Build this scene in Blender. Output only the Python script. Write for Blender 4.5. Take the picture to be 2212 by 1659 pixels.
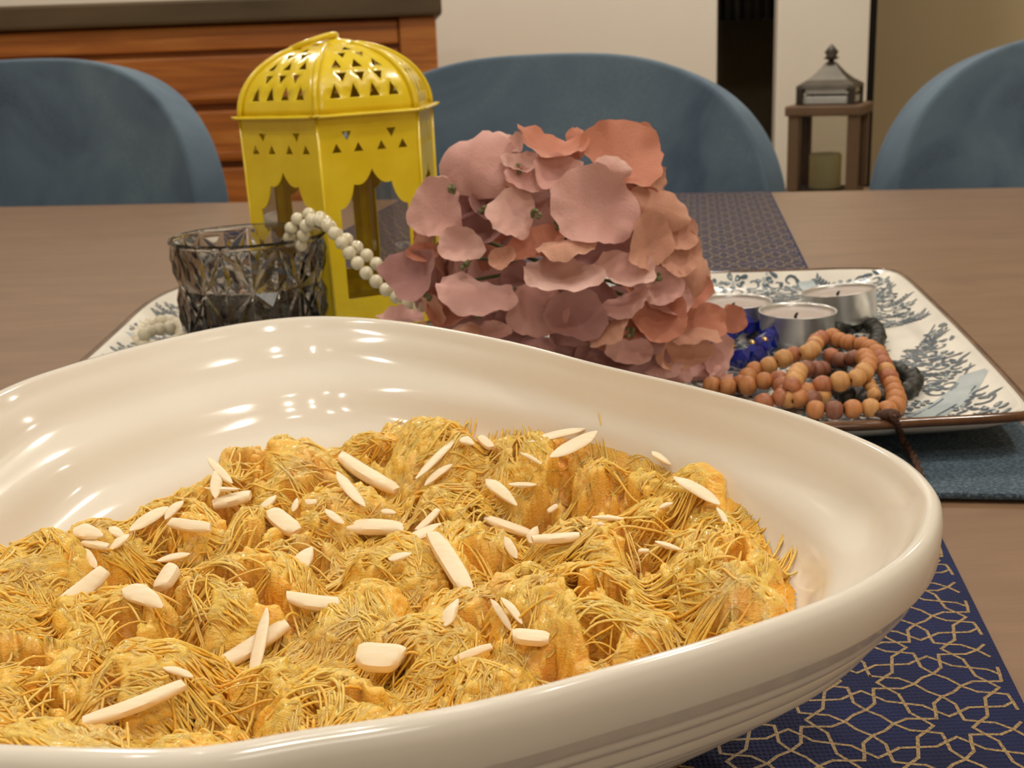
import bpy, bmesh, math, random
import numpy as np
from mathutils import Vector, Matrix, Quaternion
from mathutils.geometry import delaunay_2d_cdt

for o in list(bpy.data.objects):
    bpy.data.objects.remove(o)
SC = bpy.context.scene
COL = SC.collection
RND = random.Random(7)
NR = np.random.RandomState(11)
PI = math.pi
TZ = 0.75                                    # height of the table top

# ------------------------------------------------------------------ camera
FPX = 2600.0                                 # focal length in pixels of the 2212 px wide frame
PITCH, ROLL, CH = math.radians(15.7), 0.038, 0.16
_f = Vector((0, math.cos(PITCH), -math.sin(PITCH)))
_r0 = Vector((1, 0, 0)); _u0 = Vector((0, math.sin(PITCH), math.cos(PITCH)))
_r = _r0 * math.cos(ROLL) - _u0 * math.sin(ROLL)
_u = _u0 * math.cos(ROLL) + _r0 * math.sin(ROLL)
CAMP = Vector((0, 0, TZ + CH))
cd = bpy.data.cameras.new('camera'); cam = bpy.data.objects.new('camera', cd); COL.objects.link(cam)
cd.sensor_fit = 'HORIZONTAL'; cd.sensor_width = 36.0; cd.lens = FPX * 36.0 / 2212
cd.clip_start = 0.01; cd.clip_end = 30
m = Matrix((_r, _u, -_f)).transposed().to_4x4(); m.translation = CAMP
cam.matrix_world = m
cd.dof.use_dof = True; cd.dof.focus_distance = 0.27; cd.dof.aperture_fstop = 46
SC.camera = cam

# ------------------------------------------------------------------ world, exposure, lamps
w = bpy.data.worlds.new('world'); SC.world = w; w.use_nodes = True
w.node_tree.nodes['Background'].inputs[0].default_value = (1.0, 0.86, 0.68, 1)
w.node_tree.nodes['Background'].inputs[1].default_value = 0.05
vs = SC.view_settings
vs.view_transform = 'Standard'; vs.look = 'None'; vs.gamma = 1.0; vs.use_curve_mapping = False
vs.exposure = 0.24
SC.render.film_transparent = False

WARM = (1.0, 0.935, 0.83)
def lamp(name, loc, power, size, color=WARM, kind='POINT', aim=None, shape='DISK'):
    l = bpy.data.lights.new(name, kind); l.energy = power; l.color = color
    if kind == 'AREA':
        l.shape = shape; l.size = size
    else:
        l.shadow_soft_size = size
    o = bpy.data.objects.new(name, l); COL.objects.link(o); o.location = loc
    if aim is not None:
        o.rotation_euler = (Vector(aim) - Vector(loc)).to_track_quat('-Z', 'Y').to_euler()
    return o
# bulbs of the fitting over the table (above the frame) and unseen ceiling lights added to fill the room and back walls
for bx, by, bz in ((-.42, .06, 1.80), (-.20, .16, 1.84), (.04, .05, 1.80), (.27, .15, 1.84), (.50, .06, 1.80), (.15, .34, 1.82)):
    lamp('pendant_bulb', (bx, by, bz), 1.5, .010, (1.0, .96, .88))
for dx, dy, pw in ((.9, .5, 8), (-1.2, .4, 7), (.45, 2.4, 14), (-.9, 2.2, 12), (.3, -.9, 5), (1.75, 2.75, 4)):
    lamp('ceiling_fill', (dx, dy, 2.46), pw, .14, WARM, 'AREA', (dx, dy, 0))
lamp('fill_behind', (.5, -1.5, 1.5), 2.5, .5, WARM, 'AREA', (0, .4, .8))  # unseen fill light added behind the camera to lift the bowl's near side

# ------------------------------------------------------------------ frames of reference
PSI = math.radians(8.9)                      # the table, runner and tray are turned this much
E1 = Vector((math.cos(PSI), -math.sin(PSI), 0)); E2 = Vector((math.sin(PSI), math.cos(PSI), 0))
def ET(a, b, z=0.0):                         # table frame (metres, z above the table top) to world
    v = E1 * a + E2 * b
    return Vector((v.x, v.y, TZ + z))
def EW(a, b, z):                             # table frame with absolute height
    v = E1 * a + E2 * b
    return Vector((v.x, v.y, z))
def ray(px, py):
    return _f + _r * ((px - 1106) / FPX) - _u * ((py - 829.5) / FPX)
def at(px, py, z):                           # on the horizontal plane z above the table
    d = ray(px, py); t = (TZ + z - CAMP.z) / d.z
    return CAMP + d * t
def atd(px, py, D):                          # at world depth Y = D
    d = ray(px, py); return CAMP + d * (D / d.y)
def ate(px, py, e2):                         # on the upright plane parallel to the table edge -> (e1, z)
    d = ray(px, py); t = e2 / d.dot(E2); p = CAMP + d * t
    return p.dot(E1), p.z
MT = Matrix((E1, E2, Vector((0, 0, 1)))).transposed().to_4x4()

# ------------------------------------------------------------------ object helpers
def mesh_obj(name, verts, faces, mat=None, parent=None, smooth=True):
    me = bpy.data.meshes.new(name)
    me.from_pydata([tuple(v) for v in verts], [], [tuple(f) for f in faces])
    me.validate()
    if smooth:
        me.polygons.foreach_set('use_smooth', [True] * len(me.polygons))
    me.update()
    o = bpy.data.objects.new(name, me); COL.objects.link(o)
    if mat: me.materials.append(mat)
    if parent: o.parent = parent
    return o
def bm_obj(name, bm, mat=None, parent=None, smooth=True):
    me = bpy.data.meshes.new(name); bm.normal_update(); bm.to_mesh(me); bm.free()
    if smooth:
        me.polygons.foreach_set('use_smooth', [True] * len(me.polygons))
    o = bpy.data.objects.new(name, me); COL.objects.link(o)
    if mat: me.materials.append(mat)
    if parent: o.parent = parent
    return o
def np_obj(name, V, F, mat, parent=None, smooth=True, tint=None):
    V = np.asarray(V, dtype=np.float32); F = np.asarray(F, dtype=np.int32)
    me = bpy.data.meshes.new(name); k = F.shape[1]
    me.vertices.add(len(V)); me.vertices.foreach_set('co', V.ravel())
    me.loops.add(F.size); me.loops.foreach_set('vertex_index', F.ravel())
    me.polygons.add(len(F)); me.polygons.foreach_set('loop_start', np.arange(0, F.size, k, dtype=np.int32))
    me.polygons.foreach_set('loop_total', np.full(len(F), k, dtype=np.int32))
    me.polygons.foreach_set('use_smooth', np.full(len(F), smooth, dtype=bool))
    if tint is not None:
        a = me.attributes.new('tint', 'FLOAT', 'POINT'); a.data.foreach_set('value', np.asarray(tint, dtype=np.float32))
    me.update(); me.validate()
    o = bpy.data.objects.new(name, me); COL.objects.link(o); me.materials.append(mat)
    if parent: o.parent = parent
    return o
def empty(name, loc=(0, 0, 0)):
    o = bpy.data.objects.new(name, None); COL.objects.link(o); o.location = loc; o.empty_display_size = .02
    bpy.context.view_layer.update()
    return o
def tag(o, label=None, cat=None, group=None, kind=None):
    if label: o['label'] = label
    if cat: o['category'] = cat
    if group: o['group'] = group
    if kind: o['kind'] = kind
    return o
def thing(name, label, cat, loc=(0, 0, 0), group=None):
    return tag(empty(name, loc), label, cat, group)
def part(o, root):                           # parent keeping the world place
    o.parent = root
    o.matrix_parent_inverse = Matrix.Translation(-root.location)
    return o
def mod(o, kind, **kw):
    md = o.modifiers.new(kind.lower(), kind)
    for k, v in kw.items(): setattr(md, k, v)
    return md
def add_box(bm, cx, cy, cz, sx, sy, sz, M=None, bev=0.0):
    r = bmesh.ops.create_cube(bm, size=1.0)
    vv = r['verts']
    for v in vv:
        v.co = Vector((v.co.x * sx + cx, v.co.y * sy + cy, v.co.z * sz + cz))
    if bev:
        ee = list({e for v in vv for e in v.link_edges})
        rr = bmesh.ops.bevel(bm, geom=ee, offset=bev, segments=2, affect='EDGES', profile=.6)
        vv = list({v for f in rr['faces'] for v in f.verts} | {v for v in vv if v.is_valid})
    if M is not None:
        bmesh.ops.transform(bm, matrix=M, verts=[v for v in vv if v.is_valid])
def box_obj(name, a0, a1, b0, b1, z0, z1, mat, parent=None, bev=0.003):     # box in the table frame, absolute z
    bm = bmesh.new()
    add_box(bm, (a0 + a1) / 2, (b0 + b1) / 2, (z0 + z1) / 2, a1 - a0, b1 - b0, z1 - z0, None, bev)
    bmesh.ops.transform(bm, matrix=MT, verts=bm.verts[:])
    o = bm_obj(name, bm, mat, None, False)
    if parent: part(o, parent)
    return o
def lathe(prof, n, cap=False):
    V, Fc = [], []
    for r, z in prof:
        for i in range(n):
            a = 2 * PI * i / n
            V.append((r * math.cos(a), r * math.sin(a), z))
    for j in range(len(prof) - 1):
        for i in range(n):
            i2 = (i + 1) % n
            Fc.append((j * n + i, j * n + i2, (j + 1) * n + i2, (j + 1) * n + i))
    return V, Fc
def tube(pts, rad, n=6, closed=False):
    pts = [Vector(p) for p in pts]; N = len(pts); V, Fc = [], []
    up = Vector((0.13, 0.31, 0.94))
    for i, p in enumerate(pts):
        if closed: t = pts[(i + 1) % N] - pts[i - 1]
        else: t = pts[min(i + 1, N - 1)] - pts[max(i - 1, 0)]
        t.normalize()
        s = t.cross(up)
        if s.length < 1e-4: s = t.cross(Vector((1, 0, 0)))
        s.normalize(); q = s.cross(t)
        rr = rad[i] if isinstance(rad, (list, tuple)) else rad
        for k in range(n):
            a = 2 * PI * k / n
            V.append(p + s * (rr * math.cos(a)) + q * (rr * math.sin(a)))
    M = N if closed else N - 1
    for i in range(M):
        for k in range(n):
            k2 = (k + 1) % n; j = (i + 1) % N
            Fc.append((i * n + k, i * n + k2, j * n + k2, j * n + k))
    if not closed:
        Fc.append(tuple(range(n - 1, -1, -1))); Fc.append(tuple((N - 1) * n + k for k in range(n)))
    return V, Fc
def catmull(P, per=8, closed=False):
    P = [Vector(p) for p in P]; out = []; N = len(P)
    for i in range(N if closed else N - 1):
        if closed: a, b, c, d = P[i - 1], P[i], P[(i + 1) % N], P[(i + 2) % N]
        else: a, b, c, d = P[max(i - 1, 0)], P[i], P[i + 1], P[min(i + 2, N - 1)]
        for k in range(per):
            t = k / per
            out.append(0.5 * ((2 * b) + (c - a) * t + (2 * a - 5 * b + 4 * c - d) * t * t + (3 * b - a - 3 * c + d) * t ** 3))
    if not closed: out.append(P[-1])
    return out
def resample(pts, step):
    out = [pts[0].copy()]; acc = 0.0
    for a, b in zip(pts[:-1], pts[1:]):
        L = (b - a).length
        if L < 1e-9: continue
        t = step - acc
        while t <= L:
            out.append(a.lerp(b, t / L)); t += step
        acc = L - (t - step)
    return out

# ------------------------------------------------------------------ materials
def lin(r, g, b):
    f = lambda c: ((c / 255 + .055) / 1.055) ** 2.4 if c / 255 > .04045 else c / 255 / 12.92
    return (f(r), f(g), f(b), 1)
class MatB:
    def __init__(s, name, rgb=(200, 200, 200), rough=.5, metal=0.0, **kw):
        s.m = bpy.data.materials.new(name); s.m.use_nodes = True; s.nt = s.m.node_tree
        s.p = s.nt.nodes['Principled BSDF']
        s.set('Base Color', lin(*rgb)); s.set('Roughness', rough); s.set('Metallic', metal)
        for k, v in kw.items(): s.set(k.replace('_', ' '), v)
    def set(s, k, v): s.p.inputs[k].default_value = v
    def n(s, t, **kw):
        nd = s.nt.nodes.new(t)
        for k, v in kw.items():
            if k in nd.inputs.keys(): nd.inputs[k].default_value = v
            else: setattr(nd, k, v)
        return nd
    def l(s, a, b): s.nt.links.new(a, b)
    def coords(s, scale=(1, 1, 1), rot=(0, 0, 0)):
        tc = s.n('ShaderNodeTexCoord'); mp = s.n('ShaderNodeMapping')
        mp.inputs['Scale'].default_value = scale; mp.inputs['Rotation'].default_value = rot
        s.l(tc.outputs['Object'], mp.inputs['Vector']); return mp.outputs[0]
    def noise(s, vec, scale, detail=4, dist=0.0, rough=.55):
        nd = s.n('ShaderNodeTexNoise'); nd.inputs['Scale'].default_value = scale; nd.inputs['Detail'].default_value = detail
        nd.inputs['Distortion'].default_value = dist; nd.inputs['Roughness'].default_value = rough
        if vec is not None: s.l(vec, nd.inputs['Vector'])
        return nd.outputs['Fac']
    def ramp(s, fac, stops):
        r = s.n('ShaderNodeValToRGB'); s.l(fac, r.inputs[0]); e = r.color_ramp.elements
        while len(e) < len(stops): e.new(.5)
        for el, (p, c) in zip(e, stops): el.position = p; el.color = lin(*c)
        return r.outputs[0]
    def color(s, out): s.l(out, s.p.inputs['Base Color'])
    def bump(s, h, strength, dist=.001):
        b = s.n('ShaderNodeBump'); b.inputs['Strength'].default_value = strength; b.inputs['Distance'].default_value = dist
        s.l(h, b.inputs['Height']); s.l(b.outputs[0], s.p.inputs['Normal']); return b
    def mixc(s, fac, a, b):
        mx = s.n('ShaderNodeMix', data_type='RGBA'); s.l(fac, mx.inputs[0])
        for i, c in ((6, a), (7, b)):
            if isinstance(c, tuple): mx.inputs[i].default_value = lin(*c)
            else: s.l(c, mx.inputs[i])
        return mx.outputs[2]
def noisy(name, stops, scale, rough=.5, metal=0.0, bump=0.0, bscale=None, bdist=.001, stretch=(1, 1, 1), rot=(0, 0, 0), detail=4, dist=0.0, **kw):
    M = MatB(name, stops[0][1], rough, metal, **kw)
    v = M.coords(stretch, rot); f = M.noise(v, scale, detail, dist)
    M.color(M.ramp(f, stops))
    if bump: M.bump(M.noise(v, bscale or scale * 3, 3), bump, bdist)
    return M.m

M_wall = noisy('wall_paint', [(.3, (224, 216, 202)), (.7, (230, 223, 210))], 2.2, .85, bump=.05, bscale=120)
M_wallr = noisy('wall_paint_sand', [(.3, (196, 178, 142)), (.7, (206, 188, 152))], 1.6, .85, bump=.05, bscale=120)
M_ceil = noisy('ceiling_paint', [(.3, (236, 230, 220)), (.7, (242, 237, 228))], 2, .9)
M_floor = noisy('floor_tile', [(.3, (150, 132, 110)), (.7, (170, 152, 128))], 3, .4)
M_dark = noisy('recess_shade', [(.3, (14, 12, 9)), (.7, (26, 22, 17))], 4, .9)  # near-black colour standing in for the shade in passage and gap
M_curtain = noisy('dark_cloth', [(.35, (22, 16, 11)), (.6, (44, 33, 22))], 5, .9)

M = MatB('table_wood', (150, 120, 88), .38)
v = M.coords((1.0, 5.0, 1.0), (0, 0, PSI + .5)); f1 = M.noise(v, 9, 6, 1.2); v2 = M.coords((3, 22, 1), (0, 0, PSI + .5)); f2 = M.noise(v2, 16, 5, .6)
c = M.ramp(f1, [(.30, (124, 96, 72)), (.5, (140, 110, 84)), (.72, (152, 122, 94))])
M.color(M.mixc(f2, c, (126, 98, 74))); M.bump(f2, .08, .0006); M_table = M.m

M = MatB('cabinet_wood', (150, 80, 30), .45)
v = M.coords((.6, .6, 9), (0, 0, 0)); f1 = M.noise(v, 5, 6, .9)
M.color(M.ramp(f1, [(.28, (150, 82, 28)), (.5, (196, 116, 44)), (.72, (222, 146, 66))])); M.bump(f1, .15, .002); M_cab = M.m
M_cabtop = noisy('cabinet_top_wood', [(.3, (72, 56, 34)), (.55, (92, 73, 46)), (.75, (104, 84, 56))], 4, .55, stretch=(1, 1, 5), detail=6, bump=.1)
M_iron = noisy('dark_metal', [(.3, (30, 27, 24)), (.7, (52, 46, 40))], 20, .5, .6)

M = MatB('blue_velvet', (62, 82, 100), .75)
v = M.coords((1, 1, 1)); f1 = M.noise(v, 7, 3, .7); f2 = M.noise(v, 260, 2)
c = M.ramp(f1, [(.34, (46, 62, 84)), (.45, (70, 90, 112)), (.54, (90, 112, 130)), (.68, (112, 134, 148))])
M.color(M.mixc(f2, c, (84, 103, 121))); M.bump(f2, .2, .0004)
M.set('Sheen Weight', .5); M.set('Sheen Roughness', .35); M.set('Sheen Tint', lin(150, 175, 195)); M_velvet = M.m

# yellow enamel, glass, ceramics
M = MatB('yellow_enamel', (236, 196, 24), .28); v = M.coords(); f1 = M.noise(v, 60, 3)
M.color(M.ramp(f1, [(.3, (232, 200, 24)), (.7, (242, 214, 44))])); M.bump(M.noise(v, 320, 2), .05, .0004)
M.set('Coat Weight', .5); M.set('Coat Roughness', .12); M_yellow = M.m
def thin_glass(name, tint, refl=.08, rough=.02):
    mt = bpy.data.materials.new(name); mt.use_nodes = True; nt = mt.node_tree; nt.nodes.clear()
    o = nt.nodes.new('ShaderNodeOutputMaterial'); mx = nt.nodes.new('ShaderNodeMixShader'); t = nt.nodes.new('ShaderNodeBsdfTransparent')
    g = nt.nodes.new('ShaderNodeBsdfGlossy'); lw = nt.nodes.new('ShaderNodeFresnel'); lw.inputs[0].default_value = 1.45
    t.inputs[0].default_value = lin(*tint); g.inputs['Roughness'].default_value = rough
    nt.links.new(lw.outputs[0], mx.inputs[0]); nt.links.new(t.outputs[0], mx.inputs[1]); nt.links.new(g.outputs[0], mx.inputs[2]); nt.links.new(mx.outputs[0], o.inputs[0])
    return mt
M_pane = thin_glass('window_glass', (243, 241, 236))
M = MatB('smoked_glass', (128, 122, 114), .015); M.set('Transmission Weight', 1.0); M.set('IOR', 1.5)
va = M.n('ShaderNodeVolumeAbsorption'); va.inputs['Color'].default_value = (.50, .46, .42, 1); va.inputs['Density'].default_value = 190
M.set('Base Color', (.93, .92, .91, 1)); M.l(va.outputs[0], M.nt.nodes['Material Output'].inputs['Volume']); M_smoke = M.m
M = MatB('white_glaze', (240, 234, 222), .13); v = M.coords(); M.color(M.ramp(M.noise(v, 14, 2), [(.3, (228, 220, 206)), (.7, (234, 227, 214))]))
M.set('Coat Weight', .2); M.set('Coat Roughness', .04); M.bump(M.noise(v, 40, 2), .02, .0006); M_bowl = M.m
M = MatB('tray_glaze', (232, 226, 214), .14); v = M.coords(); M.color(M.ramp(M.noise(v, 30, 3), [(.3, (222, 217, 206)), (.7, (238, 232, 220))])); M_tray = M.m
M_trayrim = noisy('brown_glaze', [(.3, (70, 44, 28)), (.7, (118, 82, 56))], 50, .12)
M_inkd = noisy('slate_blue_print', [(.3, (56, 70, 84)), (.55, (88, 102, 114)), (.75, (122, 134, 142))], 90, .2)
M_inkl = noisy('pale_blue_print', [(.3, (158, 172, 178)), (.7, (184, 194, 196))], 60, .2)

# table textiles
M = MatB('navy_weave', (14, 24, 66), .7)
v = M.coords((1, 1, 1)); wv = M.n('ShaderNodeTexWave', wave_type='BANDS', bands_direction='X'); wv.inputs['Scale'].default_value = 260
wv2 = M.n('ShaderNodeTexWave', wave_type='BANDS', bands_direction='Y'); wv2.inputs['Scale'].default_value = 200
M.l(v, wv.inputs['Vector']); M.l(v, wv2.inputs['Vector'])
mm = M.n('ShaderNodeMath', operation='MULTIPLY'); M.l(wv.outputs['Fac'], mm.inputs[0]); M.l(wv2.outputs['Fac'], mm.inputs[1])
M.color(M.ramp(M.noise(v, 40, 4), [(.3, (9, 18, 58)), (.7, (17, 30, 80))])); M.bump(mm.outputs[0], .6, .0006)
M.set('Specular IOR Level', .3); M_navy = M.m
M = MatB('gold_print', (160, 130, 78), .5, .12); v = M.coords(); f1 = M.noise(v, 1500, 2)
M.color(M.ramp(f1, [(.32, (98, 76, 42)), (.55, (160, 130, 80)), (.75, (192, 164, 110))])); M.bump(f1, .5, .0004); M_gold = M.m
M = MatB('denim_weave', (62, 86, 102), .8); v = M.coords((1, 1.8, 1)); f1 = M.noise(v, 700, 3, 0, .7)
M.color(M.ramp(f1, [(.34, (36, 52, 66)), (.5, (56, 74, 88)), (.70, (112, 128, 138))])); M.bump(f1, .5, .0006); M_denim = M.m

# food
M = MatB('saffron_vermicelli', (226, 180, 80), .42); v = M.coords()
ta = M.n('ShaderNodeAttribute', attribute_name='tint')
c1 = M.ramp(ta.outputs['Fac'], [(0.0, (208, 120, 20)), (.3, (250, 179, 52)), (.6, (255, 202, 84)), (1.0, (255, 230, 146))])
fa = M.n('ShaderNodeAttribute', attribute_name='fibre'); ff = M.noise(fa.outputs['Vector'], 1.0, 2, 0, .6)
f1 = M.noise(v, 60, 4, .4)
c2 = M.ramp(f1, [(.36, (252, 178, 26)), (.5, (252, 200, 80)), (.66, (240, 192, 118))])
mx = M.n('ShaderNodeMix', data_type='RGBA'); mx.inputs[0].default_value = .45; M.l(c1, mx.inputs[6]); M.l(c2, mx.inputs[7])
M.color(M.mixc(M.ramp(ff, [(.40, (0, 0, 0)), (.75, (150, 150, 150))]), mx.outputs[2], (255, 230, 156)))
ad = M.n('ShaderNodeMath', operation='ADD'); M.l(M.noise(v, 800, 3, .3, .6), ad.inputs[0]); M.l(ff, ad.inputs[1]); M.bump(ad.outputs[0], .6, .0007)
M.set('Subsurface Weight', .4); M.set('Subsurface Radius', (.0022, .0014, .0006)); M.set('Subsurface Scale', .8)
M.set('Coat Weight', .4); M.set('Coat Roughness', .15); M_food = M.m
M = MatB('almond_flesh', (238, 214, 172), .5); v = M.coords((1, 6, 1)); f1 = M.noise(v, 140, 3)
M.color(M.ramp(f1, [(.3, (246, 226, 188)), (.7, (252, 238, 210))])); M.bump(f1, .12, .0004)
M.set('Subsurface Weight', .2); M.set('Subsurface Radius', (.003, .002, .001)); M_alm = M.m

# petals, beads, candles
def petal_mat(name, a, b):
    M = MatB(name, a, .7); ga = M.n('ShaderNodeAttribute', attribute_name='tint')
    v = M.coords(); f1 = M.noise(v, 130, 4, .6)
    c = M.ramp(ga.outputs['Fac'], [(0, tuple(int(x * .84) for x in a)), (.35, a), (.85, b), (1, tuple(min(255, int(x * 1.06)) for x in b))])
    M.color(M.mixc(f1, c, tuple(int((x + y) / 2 * .95) for x, y in zip(a, b)))); M.bump(M.noise(v, 420, 4, 2.0), .5, .0007)
    M.set('Sheen Weight', .1)
    # cloth petals let some light through
    tr = M.n('ShaderNodeBsdfTranslucent'); tr.inputs[0].default_value = lin(*b); ms = M.n('ShaderNodeMixShader'); ms.inputs[0].default_value = .12
    M.l(M.p.outputs[0], ms.inputs[1]); M.l(tr.outputs[0], ms.inputs[2]); M.l(ms.outputs[0], M.nt.nodes['Material Output'].inputs[0])
    return M.m
M_pet = [petal_mat('petal_pink', (206, 148, 138), (234, 186, 174)), petal_mat('petal_peach', (204, 142, 116), (230, 178, 152)),
         petal_mat('petal_mauve', (174, 122, 118), (200, 150, 142)), petal_mat('petal_orange', (198, 124, 98), (220, 150, 124)),
         petal_mat('petal_blush', (218, 162, 150), (240, 202, 188))]
M_bud = noisy('green_flower_centre', [(.3, (84, 84, 50)), (.7, (142, 140, 96))], 300, .7, bump=.4)
M_stem = noisy('green_stem', [(.3, (70, 78, 40)), (.7, (96, 104, 56))], 60, .6)
M_pearl = noisy('pearl', [(.3, (214, 204, 172)), (.7, (232, 224, 196))], 120, .22, Coat_Weight=.6, Coat_Roughness=.1)
M_cream = noisy('cream_bead', [(.3, (206, 194, 168)), (.7, (226, 216, 192))], 80, .35)
def bead_wood(n, a, b): return noisy(n, [(.3, a), (.7, b)], 120, .5, stretch=(1, 1, 4), bump=.1, bscale=400)
M_bw = [bead_wood('bead_wood_tan', (186, 130, 74), (212, 160, 100)), bead_wood('bead_wood_red', (150, 88, 56), (182, 114, 76)),
        bead_wood('bead_wood_amber', (172, 106, 58), (200, 136, 82)), bead_wood('bead_wood_dark', (112, 66, 46), (146, 92, 68))]
M_cord = noisy('brown_cord', [(.3, (58, 34, 22)), (.7, (92, 58, 38))], 300, .8, bump=.4)
M_black = noisy('black_stone', [(.3, (20, 19, 16)), (.7, (50, 47, 38))], 250, .45, bump=.5, bscale=500)
M = MatB('blue_crystal', (14, 34, 150), .05); v = M.coords(); M.color(M.ramp(M.noise(v, 200, 2), [(.3, (10, 26, 130)), (.7, (26, 56, 186))])); M.set('Transmission Weight', .45); M.set('Coat Weight', .6); M_blue = M.m
M_goldbead = noisy('gold_metal', [(.3, (212, 178, 104)), (.7, (240, 214, 150))], 100, .18, 1.0)
M_alu = noisy('aluminium', [(.3, (206, 204, 200)), (.7, (224, 222, 218))], 90, .32, .7, bump=.1, bscale=60)
M_wax = noisy('candle_wax', [(.3, (168, 150, 142)), (.7, (186, 168, 158))], 60, .35, Subsurface_Weight=.2)
M_waxc = noisy('cream_candle', [(.3, (222, 214, 164)), (.7, (232, 226, 182))], 20, .5)
M_wick = noisy('wick', [(.3, (22, 18, 15)), (.7, (50, 40, 32))], 300, .9)
M_brown = noisy('lantern_wood', [(.3, (88, 66, 46)), (.7, (116, 90, 66))], 8, .6, stretch=(1, 1, .2))
M_grey = noisy('lantern_metal', [(.3, (58, 53, 45)), (.7, (80, 73, 62))], 20, .45, .5)
M_steel = noisy('bright_metal', [(.3, (190, 190, 186)), (.7, (214, 214, 210))], 20, .35, .3)

# ================================================================== the room
WB = 3.0
def struct(o): o['kind'] = 'structure'; return o
a1, _ = ate(960, 200, WB); a2, _ = ate(1549, 100, WB); a3, _ = ate(1677, 100, WB); a4, _ = ate(1874, 100, WB); a5, _ = ate(1896, 100, WB)
struct(box_obj('floor', -3.0, 2.8, -1.8, 4.4, -.1, 0, M_floor, bev=0))
struct(box_obj('ceiling', -3.0, 2.8, -1.8, 4.4, 2.5, 2.6, M_ceil, bev=0))
struct(box_obj('wall_back', -2.9, a2, WB, WB + .12, 0, 2.5, M_wall, bev=.004))
wr = struct(box_obj('wall_back_pier', a3, a4, WB - .02, WB + .1, 0, 2.5, M_wall, bev=.004))
struct(box_obj('gap_shade_1', a4 + .004, a5, WB + .03, WB + .10, 0, 2.5, M_dark, bev=.002))  # near-black strip standing in for the shade of the narrow gap
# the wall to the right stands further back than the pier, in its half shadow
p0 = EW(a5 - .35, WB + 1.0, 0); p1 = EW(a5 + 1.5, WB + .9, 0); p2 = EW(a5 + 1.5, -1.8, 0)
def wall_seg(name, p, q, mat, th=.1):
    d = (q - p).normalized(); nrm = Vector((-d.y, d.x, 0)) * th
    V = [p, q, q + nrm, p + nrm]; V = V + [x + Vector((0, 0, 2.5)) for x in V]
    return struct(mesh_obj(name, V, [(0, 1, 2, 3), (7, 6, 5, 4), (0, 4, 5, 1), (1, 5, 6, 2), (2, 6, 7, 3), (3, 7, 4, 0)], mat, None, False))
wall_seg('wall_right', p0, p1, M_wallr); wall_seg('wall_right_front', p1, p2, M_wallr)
struct(box_obj('wall_left', -3.0, -2.9, -1.8, 4.4, 0, 2.5, M_wall, bev=0))
struct(box_obj('wall_front', -3.0, 2.8, -1.9, -1.8, 0, 2.5, M_wall, bev=0))
# passage behind the opening, its darkness put into the near-black wall colour
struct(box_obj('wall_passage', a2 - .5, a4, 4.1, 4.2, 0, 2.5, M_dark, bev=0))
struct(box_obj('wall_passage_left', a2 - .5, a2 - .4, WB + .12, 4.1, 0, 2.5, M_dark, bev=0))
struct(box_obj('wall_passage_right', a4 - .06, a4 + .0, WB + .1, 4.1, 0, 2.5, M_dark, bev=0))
V, Fc = [], []
for i in range(41):
    a = a2 + .01 + i * .0045
    for z in (.95, 1.5, 2.3):
        V.append(EW(a, WB + .3 + .018 * math.sin(i * 1.1) + .01 * math.sin(z * 6), z))
for i in range(40):
    for j in range(2):
        Fc.append((i * 3 + j, i * 3 + j + 1, (i + 1) * 3 + j + 1, (i + 1) * 3 + j))
cu = mesh_obj('hanging_cloth', V, Fc, M_curtain); mod(cu, 'SOLIDIFY', thickness=.004)
tag(cu, 'dark brown cloth hanging in the unlit opening behind the chairs', 'cloth')

# ---- wooden chest of drawers at the back
CF = 2.35
ce, _ = ate(944, 100, CF); zt0 = ate(500, 2, CF)[1]; zt1 = ate(500, 52, CF)[1]
cab = thing('chest_of_drawers', 'orange brown wooden chest of drawers with a thick dark top', 'cabinet', EW(ce - .6, CF + .2, 0))
CL = ce - 1.5
CROT = Matrix.Translation(EW(ce, CF, 0)) @ Matrix.Rotation(math.radians(13.0), 4, 'Z') @ Matrix.Translation(-EW(ce, CF, 0))
box_obj('carcass', CL, ce - .005, CF + .03, CF + .45, .06, zt1, M_cab, cab, .004)
box_obj('cabinet_top', CL - .03, ce + .012, CF - .03, CF + .48, zt1, zt0, M_cabtop, cab, .006)
st0, _ = ate(868, 120, CF)
box_obj('stile', st0, ce, CF - .006, CF + .03, .06, zt1 - .001, M_cab, cab, .004)
box_obj('stile', CL, CL + .07, CF - .006, CF + .03, .06, zt1 - .001, M_cab, cab, .004)
ys = [54, 112, 226, 346, 470, 600, 740]
for k in range(len(ys) - 1):
    za = ate(500, ys[k], CF)[1]; zb = ate(500, ys[k + 1], CF)[1]
    gap = .012
    if k == 0:
        box_obj('rail', CL + .072, st0 - .002, CF + .004, CF + .03, zb + .004, za - .003, M_cab, cab, .004)
    else:
        nm = 'drawer'
        zc = (za + zb) / 2
        d = box_obj(nm, CL + .074, st0 - .004, CF - .002, CF + .03, zb + gap * .5, za - gap * .5, M_cab, cab, .006)
        b = box_obj('drawer_bead', CL + .09, st0 - .02, CF - .008, CF + .0, zb + gap * .5 + .006, zb + gap * .5 + .02, M_cab, None, .004)
        b.parent = d; b.matrix_parent_inverse = d.matrix_world.inverted()
        V, Fc = lathe([(.0, -.03), (.014, -.028), (.018, -.02), (.012, -.01), (.009, 0), (0, 0)], 16)
        R = MT @ Matrix.Rotation(-PI / 2, 4, 'X')
        cc = EW(CL + .35, CF - .004, zc)
        kn = mesh_obj('knob', [cc + (R.to_3x3() @ Vector(q)) for q in V], Fc, M_iron); kn.parent = d
for sx in (CL + .03, ce - .09):
    for sy in (CF + .04, CF + .37):
        box_obj('foot', sx, sx + .06, sy, sy + .06, 0, .06, M_cab, cab, .003)

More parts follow.
